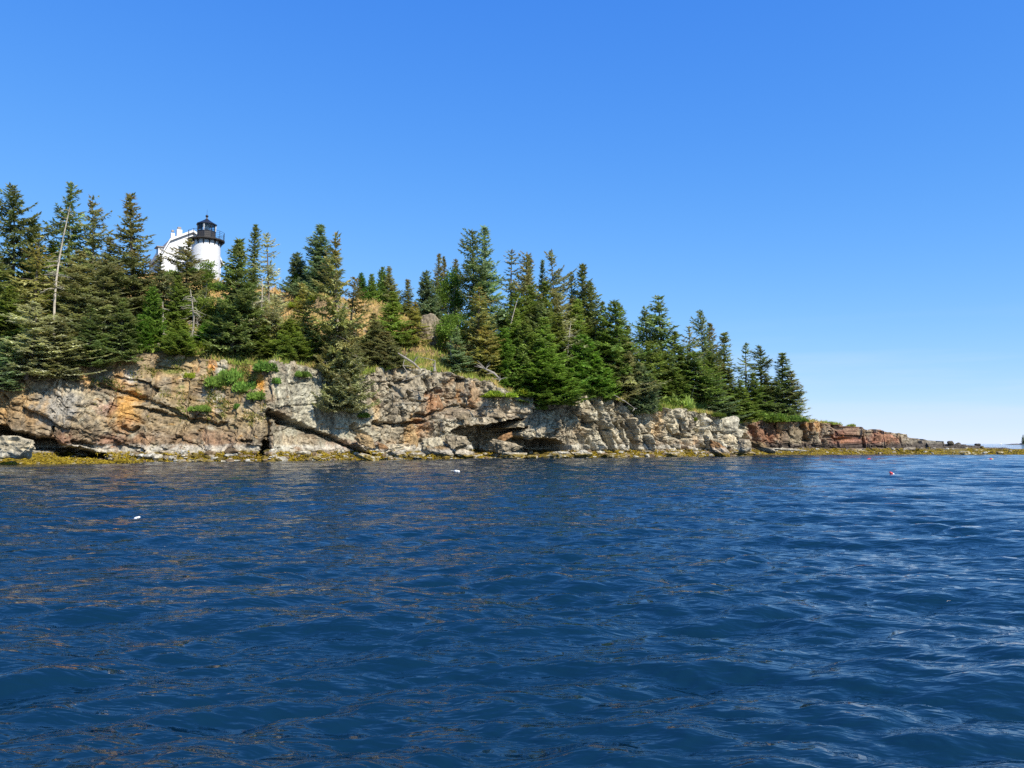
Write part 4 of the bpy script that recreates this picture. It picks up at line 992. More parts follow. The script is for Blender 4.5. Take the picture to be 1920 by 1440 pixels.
# ------------------------------------------------------------------ bushes and low plants (picture x, y, half width, height px, kind, foliage)
def bush(px, py, halfw, hpx, proto, leaf, label, name='bush'):
    X, Y, Z = face_point(px, py)
    sx = 1.35 * halfw / FPX * Y / (1.4 if proto[:3] == 'mat' else 1.0); sz = 1.3 * hpx / FPX * Y / (0.42 if proto[:3] == 'mat' else 0.7)
    o = thing(name, label, 'bush', (X, Y - 0.1, Z - 0.15), 'bushes rooted on the cliff', float(trng.uniform(0, 6.28)))
    o.scale = (sx, sx * 0.8, sz)
    cr, st = PROTO[proto]
    link('stem', st, M_BARK, o); link('foliage', cr, LEAF[leaf], o)
    return o
BUSHES = [
 (405, 722, 20, 20, 'shrub0', 'bright', 'bright juniper bush on the left cliff, left end of the clump'),
 (434, 716, 22, 24, 'shrub1', 'bright', 'bright juniper bush on the left cliff, tallest of the clump'),
 (458, 732, 20, 18, 'shrub2', 'bright', 'bright juniper bush on the left cliff, third in the clump'),
 (478, 746, 16, 14, 'shrub0', 'bright', 'bright juniper bush on the left cliff, lowest right of the clump'),
 (358, 707, 10, 10, 'shrub1', 'lime', 'small yellow-green bush left of the juniper clump'),
 (446, 763, 7, 8, 'shrub2', 'bright', 'tiny green tuft below the juniper clump'),
 (372, 768, 18, 9, 'mat0', 'moss', 'mossy green patch left below the juniper clump'),
 (520, 716, 8, 10, 'shrub0', 'bright', 'small bright tuft clinging to the cliff right of the orange stain'),
 (492, 694, 24, 16, 'shrub2', 'bright', 'bright dwarf fir on the rim above the orange streaks'),
 (385, 655, 26, 14, 'mat1', 'lime', 'yellow-green low bush on the rim left of the big dark spruce trunk'),
 (338, 640, 26, 16, 'shrub1', 'green', 'dark green bush on the rim beneath the snags'),
 (560, 705, 20, 10, 'mat0', 'moss', 'thin green mat on the pale slab beside the drooping spruce'),
 (735, 730, 12, 5, 'mat1', 'lime', 'mossy tuft on the ledge below the rock knob'),
 (716, 680, 20, 14, 'mat1', 'lime', 'yellow-green grass clump beside the mossy rock knob'),
 (680, 780, 12, 7, 'mat0', 'moss', 'small mossy clump in the dark gully'),
 (938, 742, 34, 9, 'mat0', 'lime', 'bright mossy ledge mat, left half, above the cave'),
 (978, 738, 34, 10, 'mat1', 'lime', 'bright mossy ledge mat, right half, above the cave'),
 (955, 725, 16, 12, 'shrub1', 'lime', 'yellow-green tuft on top of the mossy ledge'),
 (1010, 765, 14, 7, 'mat1', 'moss', 'small green mat hanging below the mossy ledge'),
 (1075, 742, 24, 10, 'mat0', 'lime', 'grassy mat on the rim below the broad bright fir'),
 (1235, 752, 26, 18, 'shrub0', 'green', 'dark green bush on the right cliff rim, left of three'),
 (1268, 756, 28, 20, 'shrub1', 'green', 'dark green bush on the right cliff rim, middle of three'),
 (1300, 762, 24, 16, 'shrub2', 'green', 'dark green bush on the right cliff rim, right of three'),
 (1233, 768, 9, 10, 'mat0', 'moss', 'green tuft in a notch of the white fractured rocks'),
 (1300, 787, 7, 6, 'shrub2', 'lime', 'tiny yellow tuft on the white fractured rocks'),
 (1352, 776, 14, 7, 'mat1', 'moss', 'green tuft between the pale upright slab and the corner'),
 (1410, 786, 28, 14, 'shrub1', 'moss', 'leafy bush at the corner where the red ledge begins'),
 (1446, 790, 32, 14, 'shrub0', 'moss', 'leafy bush on the red ledge, second from the corner'),
 (1476, 789, 22, 9, 'mat0', 'moss', 'low leafy bush on the red ledge, third from the corner'),
 (1504, 788, 12, 5, 'mat1', 'moss', 'flat green mat ending the bushes on the red ledge'),
 (610, 648, 18, 14, 'shrub2', 'russet', 'dark red bush beside the skeleton branches'),
 (500, 622, 18, 12, 'shrub1', 'russet', 'reddish bush below the pale lichened spruce'),
]
for b in BUSHES: bush(*b)

# turf on the hilltop and slope
def hill_bush(px, d, halfw, h, proto, leaf, label):
    X, Y = lip(px, d); z = ground(X, Y)
    o = thing('bush', label, 'bush', (X, Y, z - 0.1), 'bushes on the hill', float(trng.uniform(0, 6.28)))
    sx = halfw / FPX * Y
    o.scale = (sx, sx, h / 0.7)
    cr, st = PROTO[proto]; link('stem', st, M_BARK, o); link('foliage', cr, LEAF[leaf], o)
hill_bush(580, 19, 30, 1.3, 'shrub0', 'lime', 'yellow-green bush on the hill crest under the bluish spruce')
hill_bush(556, 18, 22, 1.0, 'shrub1', 'lime', 'yellow-green bush on the hill crest further left')
hill_bush(692, 9, 26, 1.6, 'shrub2', 'moss', 'green bush below the dry grass slope')
hill_bush(795, 14, 24, 1.2, 'shrub0', 'lime', 'yellow bush at the foot of the bare grey rock slope')
hill_bush(400, 12, 34, 2.2, 'shrub1', 'lime', 'yellow-green thicket at the foot of the lighthouse')
hill_bush(440, 14, 26, 2.0, 'shrub2', 'moss', 'green thicket right of the lighthouse foot')
hill_bush(340, 12, 30, 2.2, 'shrub0', 'green', 'dark green thicket under the house gable')
hill_bush(318, 22, 26, 1.6, 'shrub2', 'green', 'dark thicket under the left end of the house')
hill_bush(362, 24, 30, 1.3, 'shrub0', 'moss', 'green thicket hiding the foot of the white gable')
hill_bush(402, 22, 26, 1.4, 'shrub1', 'moss', 'green thicket hiding the foot of the tower')
hill_bush(745, 21, 18, 1.0, 'shrub1', 'moss', 'green bush under the four hilltop firs')

# ------------------------------------------------------------------ loose rocks, ledges, driftwood
def ico(sub):
    import bmesh
    bm = bmesh.new(); bmesh.ops.create_icosphere(bm, subdivisions=sub, radius=1.0)
    v = np.array([x.co[:] for x in bm.verts]); f = np.array([[q.index for q in p.verts] for p in bm.faces]); bm.free()
    return v, f
ICO3 = ico(4); ICO2 = ico(3)
def rock_shape(seed, size, planes=11, sub=ICO3, rough=0.11, flat=0.0):
    """a joint-bounded boulder: sphere points pulled in to random planes"""
    rng = np.random.default_rng(seed)
    v, f = sub
    n = rng.normal(0, 1, (planes, 3)); n[:, 2] *= 0.8; n /= np.linalg.norm(n, axis=1, keepdims=True)
    n = np.concatenate([n, [[0, 0, 1], [0, 0, -1], [0, -1, 0.15]]]); n /= np.linalg.norm(n, axis=1, keepdims=True)
    h = rng.uniform(0.55, 0.9, len(n))
    dt = v @ n.T
    r = np.min(np.where(dt > 0.02, h / np.maximum(dt, 0.02), 9), axis=1)
    r = np.minimum(r, 1.15)
    p = v * r[:, None]
    p = p * (1 + rough * fbm(p[:, 0] * 2.4 + seed, p[:, 1] * 2.4, p[:, 2] * 2.4, seed=seed, octv=5, gain=0.62)[:, None] * 2.0)
    return p * np.array(size), f
def rock_cols(p, base, seed, wz, weed=True, barn=True):
    n2 = fbm(p[:, 0] * 0.9 + seed, p[:, 1] * 0.9, p[:, 2] * 0.9, seed=5); n3 = fbm(p[:, 0] * 2.6, p[:, 1] * 2.6 + seed, p[:, 2] * 2.6, seed=6)
    c = np.zeros((len(p), 3)) + np.array(base)
    def mx(c, k, m): return c * (1 - m[:, None]) + np.array(k) * m[:, None]
    c = mx(c, np.array(base) * 0.45, sstep(0.05, 0.6, n2) * 0.7); c = mx(c, (0.40, 0.34, 0.23), sstep(0.25, 0.7, -n2) * 0.35)
    c = c * (1 + 0.4 * n3[:, None]) * np.array((0.95, 0.85, 0.68))
    if weed:
        zz = wz + 0.2 * n2
        if barn: c = mx(c, (0.5, 0.46, 0.36), sstep(0.5, 0.7, zz) * (1 - sstep(1.0, 1.4, zz)) * 0.6)
        w = 1 - sstep(0.45, 0.7, zz)
        c = mx(c, (0.21, 0.145, 0.016), w * 0.9); c = mx(c, (0.55, 0.50, 0.36), w * sstep(0.2, 0.4, n3) * 0.8)
    return np.clip(c, 0.01, 0.9)
def boulder(px, py, wpx, hpx, Y, seed, base, label, name='boulder', depth=0.8, rz=0.0, tilt=0.0, planes=11, top=None, weed=True, cat='rock', group='loose rocks along the shore', parent=None, sub=ICO3, fix=False):
    """boulder whose outline is centred on (px, py) at depth Y"""
    if not weed and parent is None and not fix: Y = face_point(px, py)[1] + 0.35
    x, y, z = P(px, py, Y)
    wpx, hpx = wpx * 0.86, hpx * 0.86
    sx, sz = wpx / FPX * Y / 2, hpx / FPX * Y / 2
    p, f = rock_shape(seed, (sx * 1.22, sx * depth * 1.2, sz * 1.22), planes, sub)
    ca, sa = math.cos(tilt), math.sin(tilt)
    q = p.copy(); q[:, 0] = p[:, 0] * ca + p[:, 2] * sa; q[:, 2] = -p[:, 0] * sa + p[:, 2] * ca
    me = mesh_np(name, q, f, cols={'rock': rock_cols(q + np.array([x, y, 0]), base, seed, q[:, 2] + z, weed)})
    o = link(name, me, M_ROCK, parent, (x, y, z))
    if parent is None: tag(o, label, cat, group)
    return o
PALE = (0.50, 0.47, 0.38); GREY = (0.34, 0.31, 0.25); TAN = (0.40, 0.31, 0.19); RUST = (0.32, 0.20, 0.11); BROWN = (0.24, 0.18, 0.11); WHITE = (0.60, 0.55, 0.44); REDD = (0.25, 0.15, 0.10)
B = [
 (28, 838, 96, 44, 66.5, 1, PALE, 'big whitish boulder on the weedy ledge at the far left', dict(depth=0.7, planes=14)),
 (487, 775, 24, 20, 80.2, 2, GREY, 'rounded grey boulder wedged at the top of the dark cleft', dict(planes=30, weed=False)),
 (472, 769, 16, 14, 80.5, 3, GREY, 'smaller grey block left of the rounded wedged boulder', dict(weed=False)),
 (545, 806, 0, 0, 0, 0, GREY, '', None),
 (690, 858, 36, 14, 85.5, 4, WHITE, 'pale wedge-shaped rock at the waterline below the red slope', dict(tilt=0.25)),
 (590, 860, 24, 11, 82.5, 5, WHITE, 'pale flat rock among weed left of the wedge-shaped one', {}),
 (380, 864, 42, 8, 78.2, 6, WHITE, 'long pale slab at the waterline under the left cliff', dict(tilt=0.08)),
 (738, 838, 34, 15, 87.3, 7, WHITE, 'flat pale slab lying on the scree below the middle cliff', dict(planes=8)),
 (806, 834, 44, 34, 89.5, 8, PALE, 'large pale triangular block leaning on the middle cliff foot', dict(tilt=-0.55, planes=9)),
 (826, 846, 44, 24, 89.2, 9, BROWN, 'brown slab in front of the large triangular block', dict(tilt=0.4)),
 (684, 826, 40, 24, 87.0, 10, TAN, 'tan rounded block at the upper end of the scree', dict(tilt=0.3)),
 (718, 840, 26, 16, 86.8, 11, RUST, 'rusty block left of the flat pale slab', dict(tilt=0.2)),
 (748, 852, 40, 13, 87.5, 12, TAN, 'tan ledge rock at the waterline below the flat pale slab', {}),
 (785, 854, 34, 12, 88.5, 13, BROWN, 'brown weedy rock at the waterline before the triangular block', {}),
 (838, 858, 24, 9, 91.0, 14, WHITE, 'small pale rock right of the brown slab at the waterline', dict(tilt=-0.3)),
 (872, 852, 48, 20, 92.0, 15, TAN, 'yellow-brown weedy mound left of the cave mouth', dict(planes=22)),
 (858, 828, 40, 30, 95.0, 16, GREY, 'grey fractured block left inside the cave mouth', dict(planes=8, weed=False, fix=True)),
 (946, 838, 54, 30, 99.8, 17, GREY, 'big grey block standing inside the cave', dict(planes=8, tilt=0.2, weed=False, fix=True)),
 (950, 818, 32, 14, 100.2, 18, RUST, 'rusty slab on the block inside the cave', dict(tilt=-0.5, weed=False, fix=True)),
 (966, 854, 44, 13, 96.0, 19, WHITE, 'heap of pale stones in the cave mouth, left stone', {}),
 (994, 857, 26, 9, 96.5, 20, WHITE, 'heap of pale stones in the cave mouth, right stone', {}),
 (1052, 853, 46, 16, 98.8, 21, PALE, 'pale weedy rock right of the cave at the waterline', {}),
 (1090, 851, 34, 18, 100.0, 22, PALE, 'second pale weedy rock right of the cave', dict(tilt=-0.2)),
 (1148, 855, 50, 10, 103.0, 23, TAN, 'long tan weedy rock below the tilted columns', {}),
 (1265, 853, 34, 10, 106.5, 24, WHITE, 'pale flat rock at the waterline below the dark notch', {}),
 (1315, 854, 22, 7, 108.5, 25, WHITE, 'small pale rock at the waterline left of the brown triangle', {}),
 (1348, 843, 44, 30, 110.5, 26, RUST, 'brown triangular boulder beneath the white boulder', dict(tilt=0.5, planes=8)),
 (1362, 827, 46, 24, 112.5, 27, WHITE, 'smooth white boulder perched at the right cliff foot', dict(planes=26, tilt=-0.2, weed=False)),
 (1394, 836, 34, 26, 113.0, 28, GREY, 'grey angular boulder right of the white one', dict(planes=9)),
 (1425, 838, 50, 14, 117.0, 29, BROWN, 'brown slab sloping towards the red ledge', dict(tilt=0.35)),
 (1398, 850, 46, 9, 113.5, 30, TAN, 'tan weedy slab at the waterline near the corner', {}),
 (1462, 843, 90, 5, 121.0, 31, WHITE, 'long pale strip of rock before the red ledge', dict(tilt=0.04, depth=0.2)),
 (1812, 850, 22, 8, 126.5, 32, WHITE, 'pale stone lying in the weed near the point', {}),
 (1876, 849, 12, 5, 125.8, 33, WHITE, 'small pale stone in the weed at the right edge', {}),
 (1782, 831, 15, 11, 136.5, 34, (0.12, 0.115, 0.10), 'dark rounded boulder on the ledge near the point, left', dict(planes=20, weed=False)),
 (1796, 833, 12, 8, 136.5, 35, (0.15, 0.145, 0.125), 'dark rounded boulder on the ledge near the point, right', dict(planes=20, weed=False)),
 (1833, 834, 14, 6, 136.0, 36, (0.10, 0.10, 0.095), 'lone dark boulder on the low tip of the point', dict(planes=20, weed=False)),
 (710, 697, 24, 22, 90.0, 37, PALE, 'mossy rounded rock knob on the cliff rim', dict(planes=20, weed=False)),
 (298, 656, 12, 26, 82.5, 38, PALE, 'pale upright rock, left of the two on the left rim', dict(planes=9, weed=False)),
 (312, 662, 16, 34, 82.3, 39, PALE, 'pale upright rock, right of the two on the left rim', dict(planes=9, weed=False)),
 (420, 684, 16, 28, 81.5, 40, PALE, 'pale upright slab left of the big dark spruce foot', dict(planes=9, weed=False)),
 (548, 690, 28, 30, 84.0, 41, GREY, 'pale grey hump of rock on the rim right of the dwarf fir', dict(planes=16, weed=False)),
 (1125, 748, 14, 22, 106.0, 42, TAN, 'tan rock tooth on the rim, left of three', dict(planes=9, weed=False)),
 (1134, 746, 11, 24, 106.0, 43, TAN, 'tan rock tooth on the rim, middle of three', dict(planes=9, weed=False)),
 (1144, 745, 13, 26, 106.2, 44, TAN, 'tan rock tooth on the rim, right of three', dict(planes=9, weed=False)),
]
_, Yo = lip(808, 12)
B.append((808, 622, 66, 74, Yo, 62, GREY, 'bare grey rock face showing on the hillside left of the twin tall spruces', dict(planes=30, weed=False, fix=True, depth=0.5, tilt=0.4)))
_, Yo = lip(606, 15)
B.append((604, 572, 26, 46, Yo, 61, TAN, 'bare tan rock patch on the hillside behind the tall cliff spruce', dict(planes=10, weed=False, fix=True, depth=0.5)))
for px, py, w, h, Y, sd, base, lab, kw in B:
    if kw is None: continue
    boulder(px, py, w, h, Y, sd, base, lab, **kw)
def face_colour(px, py):
    S, cpx_, X, Y, Z, PX, PY, na, nc, nx, ny, col = ISL
    m = (np.abs(PX - px) < 9) & (np.abs(PY - py) < 7)
    m[:na] = False; m[na + nc:] = False
    return col[m].mean(0) if m.any() else np.array((0.3, 0.25, 0.18))
# blocks proud of the cliff face: parts of the cliff
BL = [(1216, 772, 22, 50, 108.5, WHITE, -0.15), (1232, 806, 20, 44, 109.5, TAN, -0.2), (1262, 800, 24, 44, 110.5, PALE, -0.15), (1186, 836, 22, 26, 107.0, PALE, 0.2), (1322, 788, 20, 52, 114.0, WHITE, -0.25), (1300, 828, 22, 30, 112.5, TAN, 0.1), (1326, 822, 24, 36, 113.0, PALE, -0.3), (1370, 796, 44, 40, 116.2, PALE, -0.2), (1384, 812, 24, 20, 115.6, PALE, 0.4),
      (1150, 800, 20, 30, 106.5, GREY, -0.25), (1108, 828, 16, 30, 104.5, GREY, -0.2), (1170, 770, 30, 22, 107.6, PALE, 0.1), (1132, 780, 24, 20, 106.0, PALE, 0.1), (1200, 800, 20, 22, 107.8, GREY, -0.2), (1212, 832, 24, 26, 107.8, WHITE, 0.15), (1284, 790, 22, 34, 111.5, TAN, -0.2),
      (1060, 800, 44, 26, 101.6, GREY, -0.5), (1010, 808, 60, 30, 99.2, GREY, -0.35), (1090, 772, 40, 22, 103.5, PALE, 0.2), (980, 768, 40, 26, 99.0, PALE, 0.1), (920, 775, 50, 24, 96.5, TAN, 0.1), (858, 778, 40, 26, 93.6, BROWN, 0.1), (815, 758, 40, 44, 91.2, RUST, 0.05), (780, 720, 40, 34, 91.5, GREY, 0.05), (745, 735, 36, 40, 90.0, GREY, 0.0), (815, 715, 30, 36, 93.0, PALE, -0.1), (885, 740, 28, 50, 95.5, TAN, 0.0), (860, 730, 26, 46, 94.6, GREY, 0.0), (735, 812, 46, 26, 88.4, BROWN, 0.0), (700, 806, 44, 18, 87.4, PALE, 0.0), (772, 822, 30, 50, 89.3, TAN, 0.1),
      (405, 756, 24, 50, 79.6, PALE, 0.1), (335, 755, 16, 34, 79.4, PALE, 0.5), (330, 680, 36, 44, 82.0, PALE, 0.0), (366, 690, 18, 34, 82.0, TAN, 0.0), (384, 692, 14, 30, 82.0, TAN, 0.0), (400, 690, 14, 34, 82.0, BROWN, 0.0), (470, 705, 14, 40, 81.5, TAN, 0.1), (490, 716, 16, 44, 81.5, (0.5, 0.27, 0.08), 0.1), (512, 715, 18, 46, 82.0, GREY, 0.05), (500, 750, 22, 40, 81.0, GREY, 0.1), (235, 772, 44, 44, 77.6, (0.5, 0.26, 0.06), 0.1), (245, 735, 46, 34, 78.6, TAN, 0.4), (200, 712, 40, 40, 78.4, GREY, 0.0),
      (1425, 814, 26, 38, 138.2, REDD, 0.0), (1448, 812, 22, 34, 138.4, REDD, 0.05), (1600, 820, 40, 28, 141.0, REDD, 0.0), (1490, 818, 30, 34, 138.8, BROWN, 0.0), (1656, 820, 34, 22, 141.5, REDD, 0.0)]
for k, (px, py, w, h, Y, base, tl) in enumerate(BL):
    x, y, z = face_point(px, py)
    boulder(px, py, w * 0.92, h * 0.92, y + 0.45, 300 + k, tuple(np.array(face_colour(px, py)) / np.array((0.95, 0.85, 0.68)) * 0.75 + np.array(base) * 0.25), '', name='rock_block', depth=0.5, tilt=tl, planes=9, weed=False, parent=island, sub=ICO2)

# weedy ledge in front of the left cliff, with the sea behind it in the shade
def make_ledge():
    nx_, ny_ = 260, 90
    u = np.linspace(0, 1, nx_)[None, :]; w = np.linspace(0, 1, ny_)[:, None]
    Xc = -66 + 32 * u + 0 * w; 
    front = 60.5 + 13.0 * u ** 2.2 + 0.5 * vnoise(Xc * 0.5, Xc * 0, seed=3) ; Yc = front + w * (10.5 * (1 - u) ** 0.5 + 0.6)
    prof = np.sin(np.clip(w * 1.25, 0, 1) * math.pi / 2)
    Zc = -0.5 + (1.75 * (1 - u ** 1.6) + 0.35) * prof + 0.3 * fbm(Xc * 0.6, Yc * 0.6, seed=8) + 0.22 * fbm(Xc * 2.0, Yc * 2.0, seed=9, octv=3)
    n2 = fbm(Xc * 0.8, Yc * 0.8, seed=11); n3 = fbm(Xc * 2.2, Yc * 2.2, seed=12)
    c = np.zeros(Zc.shape + (3,)) + np.array((0.20, 0.14, 0.016))
    def mx(c, k, m): return c * (1 - m[..., None]) + np.array(k) * m[..., None]
    c = mx(c, (0.09, 0.065, 0.012), sstep(0.1, 0.5, n2) * 0.8); c = mx(c, (0.56, 0.52, 0.40), sstep(0.32, 0.5, n3) * 0.8)
    c = mx(c, (0.50, 0.46, 0.38), sstep(0.95, 1.15, Zc + 0.15 * n2)); c = mx(c, (0.34, 0.26, 0.17), sstep(1.2, 1.4, Zc + 0.15 * n2) * 0.7)
    i = np.arange(ny_ - 1)[:, None] * nx_; j = np.arange(nx_ - 1)[None]
    f = np.stack([i + j, i + j + 1, i + nx_ + j + 1, i + nx_ + j], -1).reshape(-1, 4)
    o = link('shore_ledge', mesh_np('shore_ledge', np.stack([Xc, Yc, Zc], -1).reshape(-1, 3), f, cols={'rock': np.clip(c, 0.01, 0.9).reshape(-1, 3)}), M_ROCK)
    tag(o, 'low ledge covered in yellow-brown rockweed at the left', kind='structure')
    return Xc, Yc, Zc
LEDGE = make_ledge()

# rubble at the tide line, too small to tell apart
def make_rubble():
    rng = np.random.default_rng(12)
    S, cpx_, X, Y, Z, PX, PY, na, nc, nx, ny, col = ISL
    vis = np.flatnonzero((cpx_ > 150) & (cpx_ < 1950))
    V, Fc, Cc = [], [], []; b = 0
    shapes = [rock_shape(900 + k, (1, 1, 1), 9, ico(2), 0.1) for k in range(8)]
    for k in range(900):
        c = rng.choice(vis); r = rng.integers(5, na + 1)
        if cpx_[c] > 1410 and rng.random() < 0.7: continue
        sz = rng.uniform(0.10, 0.42) * (1.6 if rng.random() < 0.12 else 1) * np.array([rng.uniform(0.8, 1.7), 1.0, rng.uniform(0.4, 0.9)])
        p, f = shapes[rng.integers(8)]
        p = p * sz; a = rng.uniform(0, 6.28); p = np.stack([p[:, 0] * math.cos(a) - p[:, 1] * math.sin(a), p[:, 0] * math.sin(a) + p[:, 1] * math.cos(a), p[:, 2]], -1)
        o_ = np.array([X[r, c], Y[r, c], Z[r, c] + 0.3 * sz[2]])
        base = np.array([(0.46, 0.41, 0.30), (0.34, 0.28, 0.19), (0.52, 0.48, 0.38), (0.24, 0.17, 0.10), (0.16, 0.12, 0.03)][rng.integers(5)])
        V.append(p + o_); Fc.append(f + b); b += len(p); Cc.append(np.clip(base * (1 + 0.25 * rng.normal(0, 1, (len(p), 1))), 0.03, 0.8))
    o = link('shore_rubble', mesh_np('shore_rubble', np.concatenate(V), np.concatenate(Fc), cols={'rock': np.concatenate(Cc)}), M_ROCK)
    tag(o, 'small pale and brown stones strewn along the tide line', kind='stuff')
make_rubble()

# rockweed: hanging fronds on everything between the tides
def make_weed():
    rng = np.random.default_rng(3)
    S, cpx_, X, Y, Z, PX, PY, na, nc, nx, ny, col = ISL
    vis = (cpx_ > -60) & (cpx_ < 1990)
    pts = []
    xa, ya, za_ = X[:na + 4, vis].ravel(), Y[:na + 4, vis].ravel(), Z[:na + 4, vis].ravel()
    ok = (za_ > -0.1) & (za_ < 0.95); idx = np.flatnonzero(ok)
    dens = np.clip(0.6 + 0.9 * fbm(xa[idx] * 0.5, ya[idx] * 0.5, seed=31), 0.05, 1)
    dens = np.where(xa[idx] > 40, np.maximum(dens, 0.45), np.clip(dens * 1.6 - 0.5, 0.01, 1))
    pick = rng.choice(idx, 22000, p=dens / dens.sum())
    pts.append(np.stack([xa[pick], ya[pick], za_[pick]], -1) + rng.normal(0, 0.07, (22000, 3)))
    lx_, ly_, lz_ = [q.ravel() for q in LEDGE]
    ok = np.flatnonzero((lz_ > -0.1) & (lz_ < 1.05)); pick = rng.choice(ok, 5000)
    pts.append(np.stack([lx_[pick], ly_[pick], lz_[pick]], -1) + rng.normal(0, 0.07, (5000, 3)))
    p = np.concatenate(pts); n = len(p)
    p[:, 2] += 0.05
    dr = np.stack([rng.normal(0, 0.5, n), rng.normal(-0.7, 0.4, n), rng.uniform(-0.9, 0.15, n)], -1)
    F = Fol(); F.sprigs(p, dr, rng.uniform(0.18, 0.42, n), rng.uniform(0.10, 0.2, n), np.clip(0.5 + 0.3 * fbm(p[:, 0] * 0.4, p[:, 1] * 0.4, seed=33) + rng.normal(0, 0.14, n), 0, 1), 0, 0, rng, up=(0, -0.6, 0.8), roll=0.5)
    m = leaf_mat('rockweed', (0.20, 0.135, 0.016), trans=0.15)
    o = link('rockweed', F.crown('rockweed'), m)
    tag(o, 'yellow-brown rockweed hanging along the tide line', kind='stuff')
make_weed()

# dry grass and turf tufts
def make_grass():
    rng = np.random.default_rng(8)
    lx, ly, dd, T = TERR
    F = Fol()
    n = 26000
    pxs = rng.uniform(-60, 1540, n)
    ci = np.searchsorted(lx, np.interp(pxs, [-60, 1540], [lx[lx > -70].min(), 60]))
    ci = np.clip(ci, 0, len(lx) - 2)
    d = np.where(rng.random(n) < 0.45, rng.uniform(0.0, 5, n), rng.uniform(4, 30, n))
    x = lx[ci]; y = ly[ci] + d
    z = np.array([np.interp(a, dd, T[:, c]) for a, c in zip(d, ci)])
    p = np.stack([x, y, z], -1)
    dry = fbm(x * 0.3, y * 0.3, seed=44) + 0.5 * sstep(13, 19, z)
    for k in range(3):
        q = p + rng.normal(0, 0.16, p.shape) * [1, 1, 0]
        F.sprigs(q, np.stack([rng.normal(0, 0.4, n), rng.normal(0, 0.4, n), np.ones(n)], -1), rng.uniform(0.3, 0.75, n), rng.uniform(0.09, 0.2, n), np.clip(0.5 + rng.normal(0, 0.2, n), 0, 1), np.clip(0.12 + 0.9 * dry + 0.25 * sstep(13, 17, z) + rng.normal(0, 0.25, n), 0, 1), 0, rng, up=(0.3, -1, 0.2), roll=0.4)
    m = leaf_mat('turf', (0.13, 0.16, 0.03), cone=(0.46, 0.31, 0.13), cone_amt=1.0, trans=0.3)
    o = link('grass', F.crown('grass'), m)
    tag(o, 'dry tan and green grass over the hill slope', kind='stuff')
    # scree herbs on the left face
    S, cpx_, X, Y, Z, PX, PY, na, nc, nx, ny, col = ISL
    c = col[na:na + nc]
    green = (PX[na:na + nc] > 170) & (PX[na:na + nc] < 500) & (PY[na:na + nc] < 800)
    idx = np.flatnonzero(green.ravel()); nn = fbm(X[na:na + nc].ravel()[idx] * 0.4, Z[na:na + nc].ravel()[idx] * 0.4, seed=45)
    w = np.clip(nn, 0, 1) * sstep(810, 760, PY[na:na + nc].ravel()[idx] + 0.16 * (400 - PX[na:na + nc].ravel()[idx])) + 1e-6
    pick = rng.choice(idx, 5000, p=w / w.sum())
    p = np.stack([q[na:na + nc].ravel()[pick] for q in (X, Y, Z)], -1)
    F = Fol()
    F.sprigs(p, np.stack([rng.normal(0, 0.5, 5000), rng.normal(-0.5, 0.3, 5000), rng.uniform(0.2, 1, 5000)], -1), rng.uniform(0.15, 0.4, 5000), rng.uniform(0.06, 0.14, 5000), np.clip(0.5 + rng.normal(0, 0.2, 5000), 0, 1), (rng.random(5000) < 0.6) * rng.random(5000), 0, rng, up=(0.3, -1, 0.2), roll=0.5)
    o = link('cliff_grass', F.crown('cliff_grass'), m)
    tag(o, 'thin dry grass in the ledges of the left cliff', kind='stuff')
make_grass()

# driftwood
def driftwood(px, py, Y, pts, rad, label, name='driftwood_log', twigs=0, seed=0):
    rng = np.random.default_rng(seed)
    o = thing(name, label, 'driftwood', P(px, py, Y), 'bleached wood on the cliff rim')
    k = Y / FPX
    W = MB(); q = [Vector((a * k, c * k, b * k)) for a, b, c in pts]
    W.tube(q, [r * k * 0.5 for r in rad], 7)
    link('log', W.mesh('log'), M_DRIFT, o)
    for t in range(twigs):
        i = rng.integers(1, len(q)); p0 = q[i]; dv = Vector((rng.normal(0, 12), rng.normal(-4, 6), rng.uniform(-6, 16))) * k
        w = MB().tube([p0, p0 + dv * 0.5 + Vector((0, 0, 0.03)), p0 + dv], [0.9 * k, 0.6 * k, 0.2 * k], 5)
        link('branch', w.mesh('branch'), M_DRIFT, o)
driftwood(766, 676, 92.0, [(-20, 14, 0), (-6, 5, -4), (10, -5, -8), (24, -18, -10)], [2.2, 4.2, 4.0, 2.0], 'thick bleached log sliding down the rim left of the stump', twigs=4, seed=1)
driftwood(758, 690, 91.0, [(0, 16, 0), (-2, 4, -3), (6, -8, -5), (4, -22, -6)], [1.0, 1.6, 1.6, 0.8], 'crooked bleached branch hanging below the thick log', twigs=3, seed=2)
driftwood(815, 690, 92.5, [(0, -6, 0), (0, 2, 0), (1, 14, 0)], [6.5, 3.6, 0.6], 'pointed bleached stump on the cliff rim', name='bleached_stump', twigs=4, seed=3)
driftwood(780, 704, 91.0, [(-18, -8, 0), (0, -2, -2), (18, 4, -3)], [1.0, 1.6, 0.8], 'thin bleached limb lying below the stump', twigs=1, seed=4)
driftwood(918, 700, 96.5, [(-24, 16, 0), (-8, 8, -4), (8, 0, -8), (20, -12, -10)], [1.6, 3.4, 4.4, 2.2], 'weathered root wad tipped over the rim below the yellowish spruce', name='root_wad', twigs=12, seed=5)
driftwood(86, 700, 78.0, [(-24, 22, 0), (-8, 10, -2), (6, 0, -5), (20, -10, -8)], [1.6, 2.4, 2.0, 0.8], 'bleached log hanging off the rim at the far left', twigs=4, seed=6)
driftwood(1175, 752, 106.5, [(-24, 12, 0), (-4, 0, -3), (14, -14, -6)], [0.9, 1.4, 0.7], 'thin dead root sprawling below the dark leaning trunk', twigs=3, seed=7)

